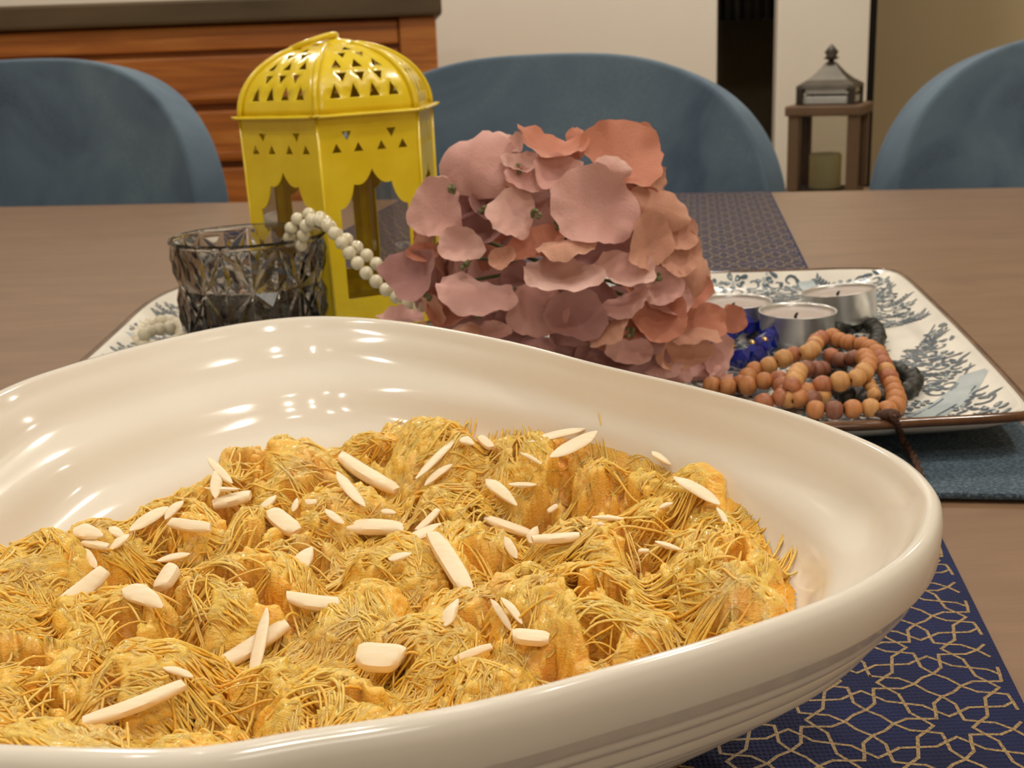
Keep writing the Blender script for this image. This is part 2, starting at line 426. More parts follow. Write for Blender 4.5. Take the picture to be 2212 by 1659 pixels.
for o in cab.children_recursive:
    o.data.transform(CROT)

# ---- tall garden style lantern on a stool, far right
LD = 2.55
lx, _ = ate(1790, 300, LD)
def zz(py): return ate(1790, py, LD)[1]
st = thing('side_stool', 'low brown wooden stool under the tall lantern by the wall', 'stool', EW(lx, LD, 0))
zst = zz(425)
box_obj('seat', lx - .15, lx + .15, LD - .12, LD + .16, zst - .03, zst, M_brown, st, .004)
for sx in (-.12, .09):
    for sy in (-.09, .10):
        box_obj('leg', lx + sx, lx + sx + .03, LD + sy, LD + sy + .03, 0, zst - .03, M_brown, st, .002)
la = thing('floor_lantern', 'tall brown lantern with grey pagoda roof, white candle inside, by the pale wall', 'lantern', EW(lx, LD, zst))
hw = .058
RL = math.radians(-16)
def lbox(nm, x0, x1, y0, y1, z0, z1, mat, parent=la, bev=.002):
    bm = bmesh.new(); add_box(bm, (x0 + x1) / 2, (y0 + y1) / 2, (z0 + z1) / 2, x1 - x0, y1 - y0, z1 - z0, None, bev)
    T = Matrix.Translation(EW(lx, LD, 0)) @ Matrix.Rotation(RL - PSI, 4, 'Z')
    bmesh.ops.transform(bm, matrix=T, verts=bm.verts[:]); o = bm_obj(nm, bm, mat, None, False); part(o, parent); return o
z_b0, z_b1 = zst, zz(246)
lbox('base', -hw - .006, hw + .006, -hw - .006, hw + .006, z_b0, z_b0 + .018, M_brown)
for sx in (-1, 1):
    for sy in (-1, 1):
        lbox('post', sx * hw - .011, sx * hw + .011, sy * hw - .011, sy * hw + .011, z_b0 + .018, z_b1, M_brown)
for sx, sy, wx, wy in ((0, -hw, hw, .002), (0, hw, hw, .002), (-hw, 0, .002, hw), (hw, 0, .002, hw)):
    lbox('pane', sx - wx + (.013 if wx > .01 else 0), sx + wx - (.013 if wx > .01 else 0), sy - wy + (.013 if wy > .01 else 0), sy + wy - (.013 if wy > .01 else 0), z_b0 + .02, z_b1, M_pane, bev=0)
lbox('eave', -hw - .017, hw + .017, -hw - .017, hw + .017, z_b1, zz(224), M_brown, bev=.004)
z1 = zz(224); z2 = zz(182)
for k in range(2):
    zz0 = z1 + (z2 - z1) * (k * .5 + .06); zz1 = z1 + (z2 - z1) * (k * .5 + .44)
    for s in (-1, 1):
        lbox('louvre', -.044 + k * .004, .044 - k * .004, s * .048 - .004, s * .048 + .004, zz0, zz1, M_steel, bev=.002)
        lbox('louvre', s * .048 - .004, s * .048 + .004, -.044 + k * .004, .044 - k * .004, zz0, zz1, M_steel, bev=.002)
for sx in (-1, 1):
    for sy in (-1, 1):
        lbox('roof_post', sx * .050 - .007, sx * .050 + .007, sy * .050 - .007, sy * .050 + .007, z1, z2, M_grey)
prof = [(.082, zz(188)), (.077, zz(181)), (.056, zz(171)), (.037, zz(158)), (.023, zz(145)), (.014, zz(136)), (.006, zz(132)), (0, zz(131))]
V, Fc = lathe(prof, 4)
R = Matrix.Rotation(RL - PSI + PI / 4, 3, 'Z')
part(mesh_obj('roof', [EW(lx, LD, 0) + R @ Vector(q) for q in V], Fc + [(3, 2, 1, 0)], M_grey, None, False), la)
prof = [(.004, zz(137)), (.006, zz(130)), (.016, zz(126)), (.010, zz(121)), (.014, zz(112)), (.008, zz(104)), (.003, zz(98)), (0, zz(95))]
V, Fc = lathe(prof, 12)
part(mesh_obj('finial', [EW(lx, LD, 0) + Vector(q) for q in V], Fc, M_grey), la)
cn = EW(lx - .005, LD, z_b0 + .0185)
V, Fc = lathe([(0, 0), (.031, 0), (.032, .004), (.032, .066), (.029, .07), (.006, .066), (0, .066)], 24)
tag(mesh_obj('pillar_candle', [cn + Vector(q) for q in V], Fc, M_waxc), 'pale cream pillar candle inside the tall brown lantern', 'candle')

# ================================================================== chairs
def chair(e1c, e2c, turn, label, ztop=.897):
    base = EW(e1c, e2c, 0)
    t = thing('dining_chair', label, 'chair', base, 'blue velvet dining chairs along the far side of the table')
    Rz = Matrix.Rotation(-PSI + turn, 3, 'Z')
    def W(p): return base + Rz @ Vector(p)
    W0, zm, n = .272, .66, 2.85
    out = []
    N = 56
    for i in range(N):                       # upper half: superellipse, lower half: straight narrowing sides
        a = 2 * PI * i / N; ca, sa = math.cos(a), math.sin(a)
        ex = math.copysign(abs(ca) ** (2 / n), ca); ez = math.copysign(abs(sa) ** (2 / n), sa)
        if ez >= 0: out.append((W0 * ex, zm + (ztop - zm) * ez))
        else: out.append(((W0 - .04 * abs(ez) ** 1.2) * ex, zm + .22 * ez))
    V, Fc = [], []
    rings = [1.0, .97, .9, .8, .66, .5, .33, .16]
    def dep(x, z): return -.95 * x * x * (1 + .4 * (z - .5)) + .16 * (z - .45)
    for s in rings:
        for x, z in out:
            x2, z2 = x * s, .70 + (z - .70) * s
            V.append(W((x2, dep(x2, z2), z2)))
    V.append(W((0, dep(0, .70), .70)))
    for j in range(len(rings) - 1):
        for i in range(N):
            i2 = (i + 1) % N; Fc.append((j * N + i, j * N + i2, (j + 1) * N + i2, (j + 1) * N + i))
    L = len(V) - 1
    for i in range(N): Fc.append(((len(rings) - 1) * N + i, (len(rings) - 1) * N + (i + 1) % N, L))
    b = mesh_obj('backrest', V, Fc, M_velvet); part(b, t)
    mod(b, 'SOLIDIFY', thickness=.052, offset=0); mod(b, 'BEVEL', width=.02, segments=3, limit_method='ANGLE', angle_limit=.9); mod(b, 'SUBSURF', levels=1, render_levels=2)
    pip = tube([Vector(W((x * 1.0, dep(x, z) - .001, z))) for x, z in out], .0045, 6, True)
    bm = bmesh.new(); add_box(bm, 0, -.2, .43, .47, .46, .10, None, .03)
    bmesh.ops.transform(bm, matrix=Matrix.Translation(base) @ Rz.to_4x4(), verts=bm.verts[:])
    part(bm_obj('seat', bm, M_velvet), t)
    for sx in (-1, 1):
        for sy in (-.38, -.03):
            V, Fc = tube([W((sx * .19, sy, .385)), W((sx * .215, sy + (.03 if sy > -.1 else -.03), 0))], [.016, .010], 10)
            part(mesh_obj('leg', V, Fc, M_iron), t)
    return t
CE = 1.42
ec, _ = ate(1176, 300, CE); el, _ = ate(26, 300, CE); er, _ = ate(2446, 300, CE)
chair(ec, CE, .02, 'blue velvet dining chair behind the yellow lantern and pink flowers')
chair(el, CE, .0, 'blue velvet dining chair in front of the wooden chest of drawers', .914)
chair(er, CE - .01, -.03, 'blue velvet dining chair beside the tall brown lantern by the wall', .902)

# ================================================================== table
FE = 1.314
tb = thing('dining_table', 'wide wooden dining table with a greyish tan grained top', 'table', EW(0, .7, 0))
box_obj('table_top', -1.2, 1.2, .06, FE, TZ - .04, TZ, M_table, tb, .004)
for sx in (-1.1, 1.02):
    for sy in (.14, FE - .2):
        box_obj('leg', sx, sx + .08, sy, sy + .08, 0, TZ - .041, M_table, tb, .004)
box_obj('apron', -1.05, 1.05, FE - .15, FE - .13, TZ - .12, TZ - .041, M_table, tb, .002)
box_obj('apron', -1.05, 1.05, .17, .19, TZ - .12, TZ - .041, M_table, tb, .002)

# runner with gold printed lattice
RA0, RA1, RT = -.32, .080, .0012
rn = thing('table_runner', 'navy blue woven table runner with gold star lattice across the table', 'runner', ET(0, .7, 0))
V, Fc = [], []
prof = [(.065, .0), (.3, 0), (.6, 0), (.9, 0), (FE - .004, 0), (FE + .0035, -.003), (FE + .006, -.02), (FE + .007, -.16)]
na = 8
for b, z in prof:
    for i in range(na + 1):
        a = RA0 + (RA1 - RA0) * i / na
        V.append(ET(a, b, z + RT))
for j in range(len(prof) - 1):
    for i in range(na):
        q = j * (na + 1) + i; Fc.append((q, q + 1, q + na + 2, q + na + 1))
o = mesh_obj('cloth', V, Fc, M_navy, None, False); mod(o, 'SOLIDIFY', thickness=RT - .0002, offset=-1); part(o, rn)
# the lattice: eight pointed stars ringed by petals, set on a square net turned 45 degrees
segs = []
LS = .0272
def polar(c, r, a): return (c[0] + r * math.cos(a), c[1] + r * math.sin(a))
for i in range(-50, 60):
    for j in range(-50, 60):
        u, vv = (i - j) * LS * .7071, (i + j) * LS * .7071
        c = (-.12 + u + .008, .7 + vv + .006)
        if not (RA0 - .03 < c[0] < RA1 + .03 and .03 < c[1] < FE + .02): continue
        for k in range(8):
            ph = k * PI / 4 + PI / 4
            axis = (k % 2 == 0)
            p = polar(c, .165 * LS, ph); s1 = polar(c, .265 * LS, ph - PI / 8); s2 = polar(c, .265 * LS, ph + PI / 8)
            o1 = polar(c, .385 * LS, ph - .245); o2 = polar(c, .385 * LS, ph + .245); tp = polar(c, .5 * LS, ph)
            segs += [(p, s1), (p, s2), (s1, o1), (s2, o2), (o1, tp), (o2, tp)]
            if not axis:
                n1 = polar(c, .5 * LS, ph + PI / 4 * 2)
                g1 = polar(c, .5 * LS, ph); 
        # square cells at the centre of four stars, slightly flared
        q = (c[0] + 0, c[1] + LS * .7071)
        cs = [polar(q, .207 * LS, PI / 2 * t) for t in range(4)]
        ms = [polar(q, .150 * LS * 1.12, PI / 2 * t + PI / 4) for t in range(4)]
        for t in range(4):
            segs += [(cs[t], ms[t]), (ms[t], cs[(t + 1) % 4])]
        q = (c[0] + LS * .7071, c[1])
S = np.array(segs); A, B = S[:, 0], S[:, 1]
ok = (np.minimum(A[:, 0], B[:, 0]) > RA0 + .002) & (np.maximum(A[:, 0], B[:, 0]) < RA1 - .0015) & (np.minimum(A[:, 1], B[:, 1]) > .07) & (np.maximum(A[:, 1], B[:, 1]) < FE - .005)
A, B = A[ok], B[ok]
D = B - A; Ln = np.linalg.norm(D, axis=1, keepdims=True); D = D / Ln; Nn = np.stack([-D[:, 1], D[:, 0]], 1)
hwid = .00042; A = A - D * .0003; B = B + D * .0003
Q = np.stack([A - Nn * hwid, B - Nn * hwid, B + Nn * hwid, A + Nn * hwid], 1).reshape(-1, 2)
e1, e2 = np.array(E1), np.array(E2)
W3 = Q[:, :1] * e1 + Q[:, 1:] * e2; W3[:, 2] = TZ + RT + .00006 + np.repeat(NR.rand(len(A)) * .00004, 4)
pr = np_obj('printed_lattice', W3, np.arange(len(W3)).reshape(-1, 4), M_gold, None, False); pr['kind'] = 'stuff'; part(pr, rn)

# placemat
pm = box_obj('placemat', -.30, .133, .412, .745, TZ + .0014, TZ + .0040, M_denim, None, .001)
tag(pm, 'blue grey denim placemat lying on the runner under the patterned tray', 'placemat')

# ================================================================== patterned tray
TB = .0042
tr_out = [(-.284, .480), (-.295, .536), (-.308, .597), (-.318, .642), (-.323, .673), (-.3235, .700), (-.318, .724), (-.295, .738), (-.24, .743), (-.12, .7445), (0, .7448), (.057, .7502), (.088, .7535), (.112, .7505), (.1213, .7394), (.1242, .715),
          (.126, .66), (.1275, .60), (.1282, .54), (.1283, .49), (.1275, .465), (.1245, .4555), (.115, .4515), (.0865, .4455), (.05, .4385), (-.02, .434), (-.10, .4335), (-.18, .437), (-.25, .447), (-.276, .460)]
tc = catmull([(a, b, 0) for a, b in tr_out], 6, True)
tcx, tcy = -.095, .60
RING = [(1.0, .0165), (.985, .0158), (.955, .0115), (.91, .0082), (.85, .0068), (.7, .0062), (.4, .006), (.1, .006)]
V, Fc = [], []
n = len(tc)
def ringpt(p, s, z): return ET(tcx + (p.x - tcx) * s, tcy + (p.y - tcy) * s, TB + z)
und = [(.998, .0135), (.95, .008), (.90, .004), (.84, .001), (.82, 0), (.76, 0), (.74, .002), (.1, .002)]
allr = [(s, z) for s, z in reversed(RING)] + und
for s, z in allr:
    for p in tc: V.append(ringpt(p, s, z))
for j in range(len(allr) - 1):
    for i in range(n):
        i2 = (i + 1) % n; Fc.append((j * n + i, j * n + i2, (j + 1) * n + i2, (j + 1) * n + i))
Fc.append(tuple(range(n))[::-1]); Fc.append(tuple((len(allr) - 1) * n + i for i in range(n)))
tray = thing('serving_tray', 'white ceramic serving tray with slate blue floral print and brown rim', 'tray', ET(tcx, tcy, TB))
part(mesh_obj('dish', V, Fc, M_tray), tray)
V, Fc = tube([ringpt(p, .999, .0150) for p in tc], .0019, 8, True)
part(mesh_obj('brown_rim', V, Fc, M_trayrim), tray)
tcn = np.array([(p.x, p.y) for p in tc]); tca = np.arctan2(tcn[:, 1] - tcy, tcn[:, 0] - tcx); tcr = np.hypot(tcn[:, 0] - tcx, tcn[:, 1] - tcy)
od = np.argsort(tca); tca, tcr = tca[od], tcr[od]
def tray_s(a, b):
    return math.hypot(a - tcx, b - tcy) / np.interp(math.atan2(b - tcy, a - tcx), tca, tcr, period=2 * PI)
rs = [s for s, z in reversed(RING)]; rz = [z for s, z in reversed(RING)]
def tray_z(a, b): return TB + float(np.interp(tray_s(a, b), rs, rz))
DV, DF, LV, LF = [], [], [], []
def dab(V, Fc, a, b, L, Wd, ang, n=8, dz=.0003, taper=.5):
    k = len(V)
    for i in range(n):
        t = 2 * PI * i / n; x = L * math.cos(t); y = Wd * math.sin(t) * (1 - taper * math.cos(t))
        aa, bb = a + x * math.cos(ang) - y * math.sin(ang), b + x * math.sin(ang) + y * math.cos(ang)
        if tray_s(aa, bb) > .985: del V[k:]; return
        V.append(ET(aa, bb, tray_z(aa, bb) + dz))
    Fc.append(tuple(range(k, k + n)))
def ribbon(V, Fc, pts, wd, dz=.00025):
    k = len(V); m = 0
    pts = [p_ for p_ in pts if tray_s(*p_) < .968]
    if len(pts) < 2: return
    for i, (a, b) in enumerate(pts):
        a0, b0 = pts[max(i - 1, 0)]; a1, b1 = pts[min(i + 1, len(pts) - 1)]
        d = math.hypot(a1 - a0, b1 - b0) or 1; nx, ny = -(b1 - b0) / d, (a1 - a0) / d
        ww = wd[i] if isinstance(wd, list) else wd
        for s in (-1, 1):
            aa, bb = a + nx * ww * s, b + ny * ww * s
            while tray_s(aa, bb) > .985: aa, bb = tcx + (aa - tcx) * .99, tcy + (bb - tcy) * .99
            V.append(ET(aa, bb, tray_z(aa, bb) + dz))
        m += 1
    for i in range(m - 1): Fc.append((k + 2 * i, k + 2 * i + 2, k + 2 * i + 3, k + 2 * i + 1))
def tl(px, py):
    p = at(px, py, .0105); return p.dot(E1), p.dot(E2)
# plain (unprinted) triangle and grey bands as in the patchwork
PT = [tl(1890, 715), tl(2050, 703), tl(1945, 792), tl(1880, 775)]
def inpoly(a, b, P):
    c = False; j = len(P) - 1
    for i in range(len(P)):
        if (P[i][1] > b) != (P[j][1] > b) and a < (P[j][0] - P[i][0]) * (b - P[i][1]) / (P[j][1] - P[i][1]) + P[i][0]: c = not c
        j = i
    return c
def segd(a, b, P, Q):
    dx, dy = Q[0] - P[0], Q[1] - P[1]; t = max(0, min(1, ((a - P[0]) * dx + (b - P[1]) * dy) / (dx * dx + dy * dy)))
    return math.hypot(a - P[0] - t * dx, b - P[1] - t * dy)
bands = [[tl(2150, 783), tl(2110, 830), tl(2060, 872), tl(1985, 908)], [tl(1690, 588), tl(1712, 604), tl(1740, 622), tl(1780, 650)],
         [(-.05, .79), (-.02, .70), (.01, .66)], [(-.33, .70), (-.27, .71), (-.20, .70)], [(-.30, .60), (-.24, .57), (-.16, .56)]]
for bd in bands:
    pts = [(p.x, p.y) for p in catmull([(a, b, 0) for a, b in bd], 8)]
    ribbon(LV, LF, pts, .0062, .0002); ribbon(DV, DF, [(a + .0055, b + .001) for a, b in pts], .0005, .0003); ribbon(DV, DF, [(a - .0055, b - .001) for a, b in pts], .0004, .0003)
for P, Q in ((PT[0], PT[1]), (PT[1], PT[2])):
    pts = [(P[0] + (Q[0] - P[0]) * t / 12, P[1] + (Q[1] - P[1]) * t / 12) for t in range(13)]
    ribbon(DV, DF, pts, .0005)
    d = math.atan2(Q[1] - P[1], Q[0] - P[0])
    for t in range(1, 10):                                   # the row of little leaves beside each edge
        a = P[0] + (Q[0] - P[0]) * t / 10; b = P[1] + (Q[1] - P[1]) * t / 10
        sgn = 1
        dab(DV, DF, a - math.sin(d) * .0055 * sgn, b + math.cos(d) * .0055 * sgn, .0042, .0015, d + .7)
def free(a, b):
    if tray_s(a, b) > .955 or inpoly(a, b, PT): return False
    for bd in bands:
        for P, Q in zip(bd[:-1], bd[1:]):
            if segd(a, b, P, Q) < .0085: return False
    return True
rt = random.Random(5)
spots = []
tries = 0
while len(spots) < 1500 and tries < 40000:
    tries += 1
    a, b = rt.uniform(-.34, .14), rt.uniform(.46, .80)
    if not free(a, b) or any((a - x) ** 2 + (b - y) ** 2 < .0074 ** 2 for x, y in spots): continue
    spots.append((a, b)); kind = rt.random(); an = rt.uniform(0, 2 * PI)
    if kind < .38:                                           # a flower: five rounded petals and a heart
        R = rt.uniform(.0027, .0042)
        for q in range(5):
            t = an + q * 2 * PI / 5
            dab(DV, DF, a + R * math.cos(t), b + R * math.sin(t), R * .55, R * .42, t, 8, taper=-.3)
            dab(LV, LF, a + R * .95 * math.cos(t), b + R * .95 * math.sin(t), R * .28, R * .2, t, 6, .0005)
        dab(LV, LF, a, b, R * .35, R * .35, 0, 8, .0005, 0)
    elif kind < .72:                                         # a scroll with leaves
        pts = []
        for q in range(16):
            t = q / 15; r = .0058 * (1 - .8 * t); th = an + t * 5.2
            pts.append((a + r * math.cos(th), b + r * math.sin(th)))
        ribbon(DV, DF, pts, [.0009 - .0004 * q / 15 for q in range(16)])
        for q in range(3):
            t = an - .5 - q * .7
            dab(DV, DF, a + .0066 * math.cos(t), b + .0066 * math.sin(t), .0030, .0012, t + .9)
    else:                                                    # a leafy sprig
        ribbon(DV, DF, [(a + x * .0018 * math.cos(an), b + x * .0018 * math.sin(an)) for x in range(-4, 5)], .00035)
        for q in range(-3, 4):
            for s in (-1, 1):
                t = an + s * .9
                dab(DV, DF, a + q * .0022 * math.cos(an) + .0022 * math.cos(t), b + q * .0022 * math.sin(an) + .0022 * math.sin(t), .0019, .0008, t, 6)
o = mesh_obj('printed_flowers', DV, DF, M_inkd); o['kind'] = 'stuff'; o['label'] = 'slate blue flower and scroll print'; part(o, tray)
o = mesh_obj('printed_bands', LV, LF, M_inkl); o['kind'] = 'stuff'; o['label'] = 'pale blue grey bands of the print'; part(o, tray)

# ================================================================== white rippled bowl
RIMZ = .070
rimpx = [(2035, 1110), (2020, 1062), (1950, 1000), (1840, 948), (1700, 898), (1500, 845), (1300, 798), (1100, 745), (900, 706), (770, 692), (650, 690), (500, 708), (330, 745), (160, 792), (0, 850)]
rimnear = [(330, 1662), (620, 1622), (900, 1580), (1100, 1537), (1300, 1482), (1500, 1425), (1700, 1360), (1850, 1300), (1950, 1240), (2012, 1180)]
BC = Vector((-.030, .265, 0))
rim = [at(x, y, RIMZ) for x, y in rimpx] + [TZ * Vector((0, 0, 1)) + Vector(q) for q in ((-.148, .285, .07), (-.153, .245, .07), (-.147, .205, .07), (-.128, .170, .07), (-.098, .148, .07))] + [at(x, y, RIMZ) for x, y in rimnear]
rimc = catmull([(p.x, p.y, 0) for p in rim], 10, True)
ra = np.array([math.atan2(p.y - BC.y, p.x - BC.x) for p in rimc]); rr = np.array([math.hypot(p.x - BC.x, p.y - BC.y) for p in rimc])
od = np.argsort(ra); ra, rr = ra[od], rr[od]
NB = 240
tg = np.linspace(-PI, PI, NB, endpoint=False); RB = np.interp(tg, ra, rr, period=2 * PI)
ker = np.array([1, 2, 3, 2, 1.]) / 9
RBs = sum(kk * np.roll(RB, i - 2) for i, kk in enumerate(ker)); RB = RBs
def Rrim(th): return np.interp(th, tg, RB, period=2 * PI)
def z_in(s):
    s = np.asarray(s, dtype=float); t = np.clip((s - .34) / .66, 0, 1); return .010 + .0575 * t ** 1.55
pf = []
for t in np.linspace(0.02, 1, 64):
    s = t; z = float(z_in(s)); rip = .00085 * math.sin(s * 52) * (1 if .5 < s < .97 else 0)
    pf.append((.968 * s - rip / .12 * .7, z + rip))
pf += [(.974, .0692), (.983, .0702), (.993, .0700), (1.0, .0688), (1.003, .0668)]
oc = []
for t in np.linspace(0, 1, 260):
    s = 1.003 - .545 * t; z = float(z_in(min(1, s * .985))) - .0045 - .0022 * t - .0055 * min(1, t / .14) * max(0, 1 - t * 1.1)
    oc.append((s, max(.005, z if t > 0 else .0655)))
oc = np.array(oc); RM = .118; dxy = np.diff(oc * [RM, 1], axis=0); al = np.concatenate([[0], np.cumsum(np.hypot(*dxy.T))])
tx = np.gradient(oc[:, 0] * RM, al); tz = np.gradient(oc[:, 1], al); env = np.clip((al - .0085) / .002, 0, 1) * np.clip((al[-1] - .004 - al) / .004, 0, 1)
rp_ = env * .0011 * (np.abs(np.sin(PI * (al - .0085) / .0052)) ** .6 - .75)
for (s, z), q_, nx_, nz_ in zip(oc, rp_, -tz, tx):
    pf.append((s + q_ * nx_ / RM, z + q_ * nz_))
pf += [(.455, .0006), (.44, 0), (.40, 0), (.385, .0012), (.38, .004), (.02, .004)]
BZ = TZ + RT + .0004
V, Fc = [], []
for s, z in pf:
    for i in range(NB):
        th = tg[i]; q = RB[i] * s
        # towards the foot the outline becomes rounder
        rd = .118; mixf = min(1, max(0, (s - .35) / .65)); q = (RB[i] * mixf + rd * (1 - mixf)) * s
        V.append((BC.x + q * math.cos(th), BC.y + q * math.sin(th), BZ + z * (RIMZ / .0702)))
for j in range(len(pf) - 1):
    for i in range(NB):
        i2 = (i + 1) % NB; Fc.append((j * NB + i, j * NB + i2, (j + 1) * NB + i2, (j + 1) * NB + i))
Fc.append(tuple(range(NB))[::-1]); Fc.append(tuple((len(pf) - 1) * NB + i for i in range(NB)))
bowl = mesh_obj('serving_bowl', V, Fc, M_bowl)
tag(bowl, 'large glossy white rippled bowl with pointed end, full of yellow pudding', 'bowl')
def bowl_s(x, y):
    th = np.arctan2(y - BC.y, x - BC.x); r = np.hypot(x - BC.x, y - BC.y); s = r / Rrim(th)
    for _ in range(3):
        mx_ = np.clip((s - .35) / .65, 0, 1); s = r / (Rrim(th) * mx_ + .118 * (1 - mx_))
    return s

# ================================================================== vermicelli pudding
tab = NR.rand(64, 64)
def vnoise(x, y, sc, seed=0):
    x = np.asarray(x) * sc + seed * 7.31; y = np.asarray(y) * sc + seed * 3.77
    xi = np.floor(x).astype(int); yi = np.floor(y).astype(int); fx = x - xi; fy = y - yi
    fx = fx * fx * (3 - 2 * fx); fy = fy * fy * (3 - 2 * fy)
    g = lambda i, j: tab[i % 64, j % 64]
    return (g(xi, yi) * (1 - fx) + g(xi + 1, yi) * fx) * (1 - fy) + (g(xi, yi + 1) * (1 - fx) + g(xi + 1, yi + 1) * fx) * fy
# lumps seen from the camera: pixel of the visible middle, radius in pixels
lump_px = [(1250, 1270, 185), (1530, 1240, 165), (1615, 1290, 100), (1385, 1460, 150), (1150, 1520, 180), (820, 1570, 190), (700, 1450, 150), (300, 1410, 160), (80, 1420, 130),
           (120, 1590, 150), (420, 1570, 140), (80, 1210, 105), (260, 1270, 130), (520, 1220, 140), (760, 1250, 100), (900, 1300, 115), (1040, 1370, 100), (850, 1140, 110),
           (1000, 1110, 95), (1120, 1200, 100), (1330, 1120, 125), (1350, 1020, 100), (1160, 990, 95), (1540, 1070, 90), (1610, 1160, 80), (920, 960, 110), (630, 990, 100),
           (730, 1030, 95), (545, 1060, 85), (390, 1080, 85), (190, 1160, 75), (960, 1020, 80), (1250, 1090, 85), (1440, 1150, 90), (620, 1130, 85), (400, 1180, 80),
           (1000, 1510, 110), (560, 1390, 105), (610, 1600, 140), (990, 1220, 85), (1230, 970, 70), (800, 950, 60), (480, 1020, 55), (1480, 1020, 60)]
lx_, ly_, lr_, lh_ = [], [], [], []
for x, y, r in lump_px:
    p = at(x, y, .047); dist = (p - CAMP).length
    lx_.append(p.x); ly_.append(p.y); lr_.append(r * dist / FPX * 1.14); lh_.append(r * dist / FPX * .92)
lx_, ly_, lr_, lh_ = map(np.array, (lx_, ly_, lr_, lh_)); la_ = NR.uniform(0, PI, len(lx_)); ls_ = NR.uniform(0, 40, len(lx_))
def lumps(x, y):
    x = np.asarray(x, float); y = np.asarray(y, float)
    wx = x + .0035 * (vnoise(x, y, 120, 1) - .5) * 2; wy = y + .0035 * (vnoise(x, y, 120, 2) - .5) * 2
    best = np.zeros(x.shape); idx = np.zeros(x.shape, int)
    for k in range(len(lx_)):
        d2 = ((wx - lx_[k]) ** 2 + (wy - ly_[k]) ** 2) / lr_[k] ** 2
        h = lh_[k] * np.clip(1 - d2, 0, 1) ** .72
        mk = h > best; best = np.where(mk, h, best); idx = np.where(mk, k, idx)
    return best, idx
# plan outline of the heap (its far edge as the photograph shows it, the near side up to the wall)
edge_px = [(-60, 1235), (0, 1215), (30, 1165), (120, 1155), (165, 1120), (250, 1108), (330, 1065), (450, 1020), (490, 955), (620, 925), (690, 962), (760, 942), (850, 905), (1000, 902), (1010, 938), (1090, 932),
           (1200, 924), (1300, 952), (1400, 980), (1440, 1008), (1490, 990), (1560, 1018), (1620, 1105), (1680, 1192), (1700, 1240), (1708, 1330), (1692, 1372)]
def wallhit(px, py):                         # where a line of sight meets the food lying on the inner wall
    d = np.array(ray(px, py)); ts = np.arange(.16, .60, .0004); X, Y, Z = d[0] * ts, d[1] * ts, CH + d[2] * ts
    k = np.nonzero((Z < np.maximum(z_in(np.clip(bowl_s(X, Y) / .968, 0, 1)) + .007, .040)) & (Y > .2))[0]
    return X[k[0]], Y[k[0]]
edge = [wallhit(x, y) for x, y in edge_px] + [(.075, .14), (.0, .09), (-.2, .09), (-.2, .24)]
EP = np.array(edge); EQ = np.roll(EP, -1, 0)
def edged(x, y):                             # signed distance inside the outline
    x = np.asarray(x, float); y = np.asarray(y, float); d = np.full(x.shape, 9.0); ins = np.zeros(x.shape, bool)
    for (ax, ay), (bx, by) in zip(EP, EQ):
        dx, dy = bx - ax, by - ay; t = np.clip(((x - ax) * dx + (y - ay) * dy) / (dx * dx + dy * dy), 0, 1)
        d = np.minimum(d, np.hypot(x - ax - t * dx, y - ay - t * dy))
        c = ((ay > y) != (by > y)) & (x < (bx - ax) * (y - ay) / (by - ay + 1e-12) + ax); ins ^= c
    return np.where(ins, d, -d)
def wall_z(s): return z_in(np.clip(s / .968, 0, 1))
def Hs(x, y):                                # smooth top of the pudding, height above the table
    L, _ = lumps(x, y); s = bowl_s(np.asarray(x), np.asarray(y)); e = edged(x, y) + .004 * (vnoise(x, y, 160, 7) - .5)
    b = .0330 + .003 * (vnoise(x, y, 60, 3) - .5)
    f = np.sqrt(np.clip(e / .009, 0, 1)); wz = wall_z(s) + .0012
    b = np.maximum(b, np.where(np.asarray(y) > .225, wz + .0105, 0)); L = L * (1 - np.clip((wz - .030) / .018, 0, .62))
    b = np.maximum(b, np.where((np.asarray(y) <= .225) & (s < .87), np.minimum(wz + .003, .056), 0))
    h = (b + L * .97) * f + wz * (1 - f)
    near = np.clip((s - .78) / .10, 0, 1) * np.clip((.235 - np.asarray(y)) / .02, 0, 1)
    return np.minimum(h - .003 * near, .068)
tab3 = NR.rand(32, 32, 32)
def vnoise3(x, y, z):
    xi, yi, zi = np.floor(x).astype(int), np.floor(y).astype(int), np.floor(z).astype(int)
    fx, fy, fz = x - xi, y - yi, z - zi
    fx, fy, fz = [t * t * (3 - 2 * t) for t in (fx, fy, fz)]
    o = 0
    for i, wx in ((0, 1 - fx), (1, fx)):
        for j, wy in ((0, 1 - fy), (1, fy)):
            for k, wz in ((0, 1 - fz), (1, fz)):
                o = o + wx * wy * wz * tab3[(xi + i) % 32, (yi + j) % 32, (zi + k) % 32]
    return o
def frame(x, y):                             # the way the strands run in each lump
    _, li = lumps(x, y); a = la_[li] + 1.1 * (vnoise(x, y, 60, 12) - .5)
    return li, a
def fibre3(x, y, z):
    li, a = frame(x, y)
    qx, qy = x - lx_[li], y - ly_[li]
    ca, sa = np.cos(la_[li]), np.sin(la_[li])
    u = qx * ca + qy * sa; v = -qx * sa + qy * ca + .7 * u * u / (lr_[li] + 1e-6) * np.sin(ls_[li]); ww = z
    v = v + .0030 * (vnoise3(x * 130, y * 130, z * 130 + 5) - .5); ww = ww + .0030 * (vnoise3(x * 130 + 9, y * 130, z * 130) - .5)
    o = ls_[li]
    return .55 * vnoise3(u * 110 + o, v * 900, ww * 900) + .45 * vnoise3(u * 160 + o, v * 1700, ww * 1700), np.stack([u * 190 + o, v * 1900, ww * 1900], -1)
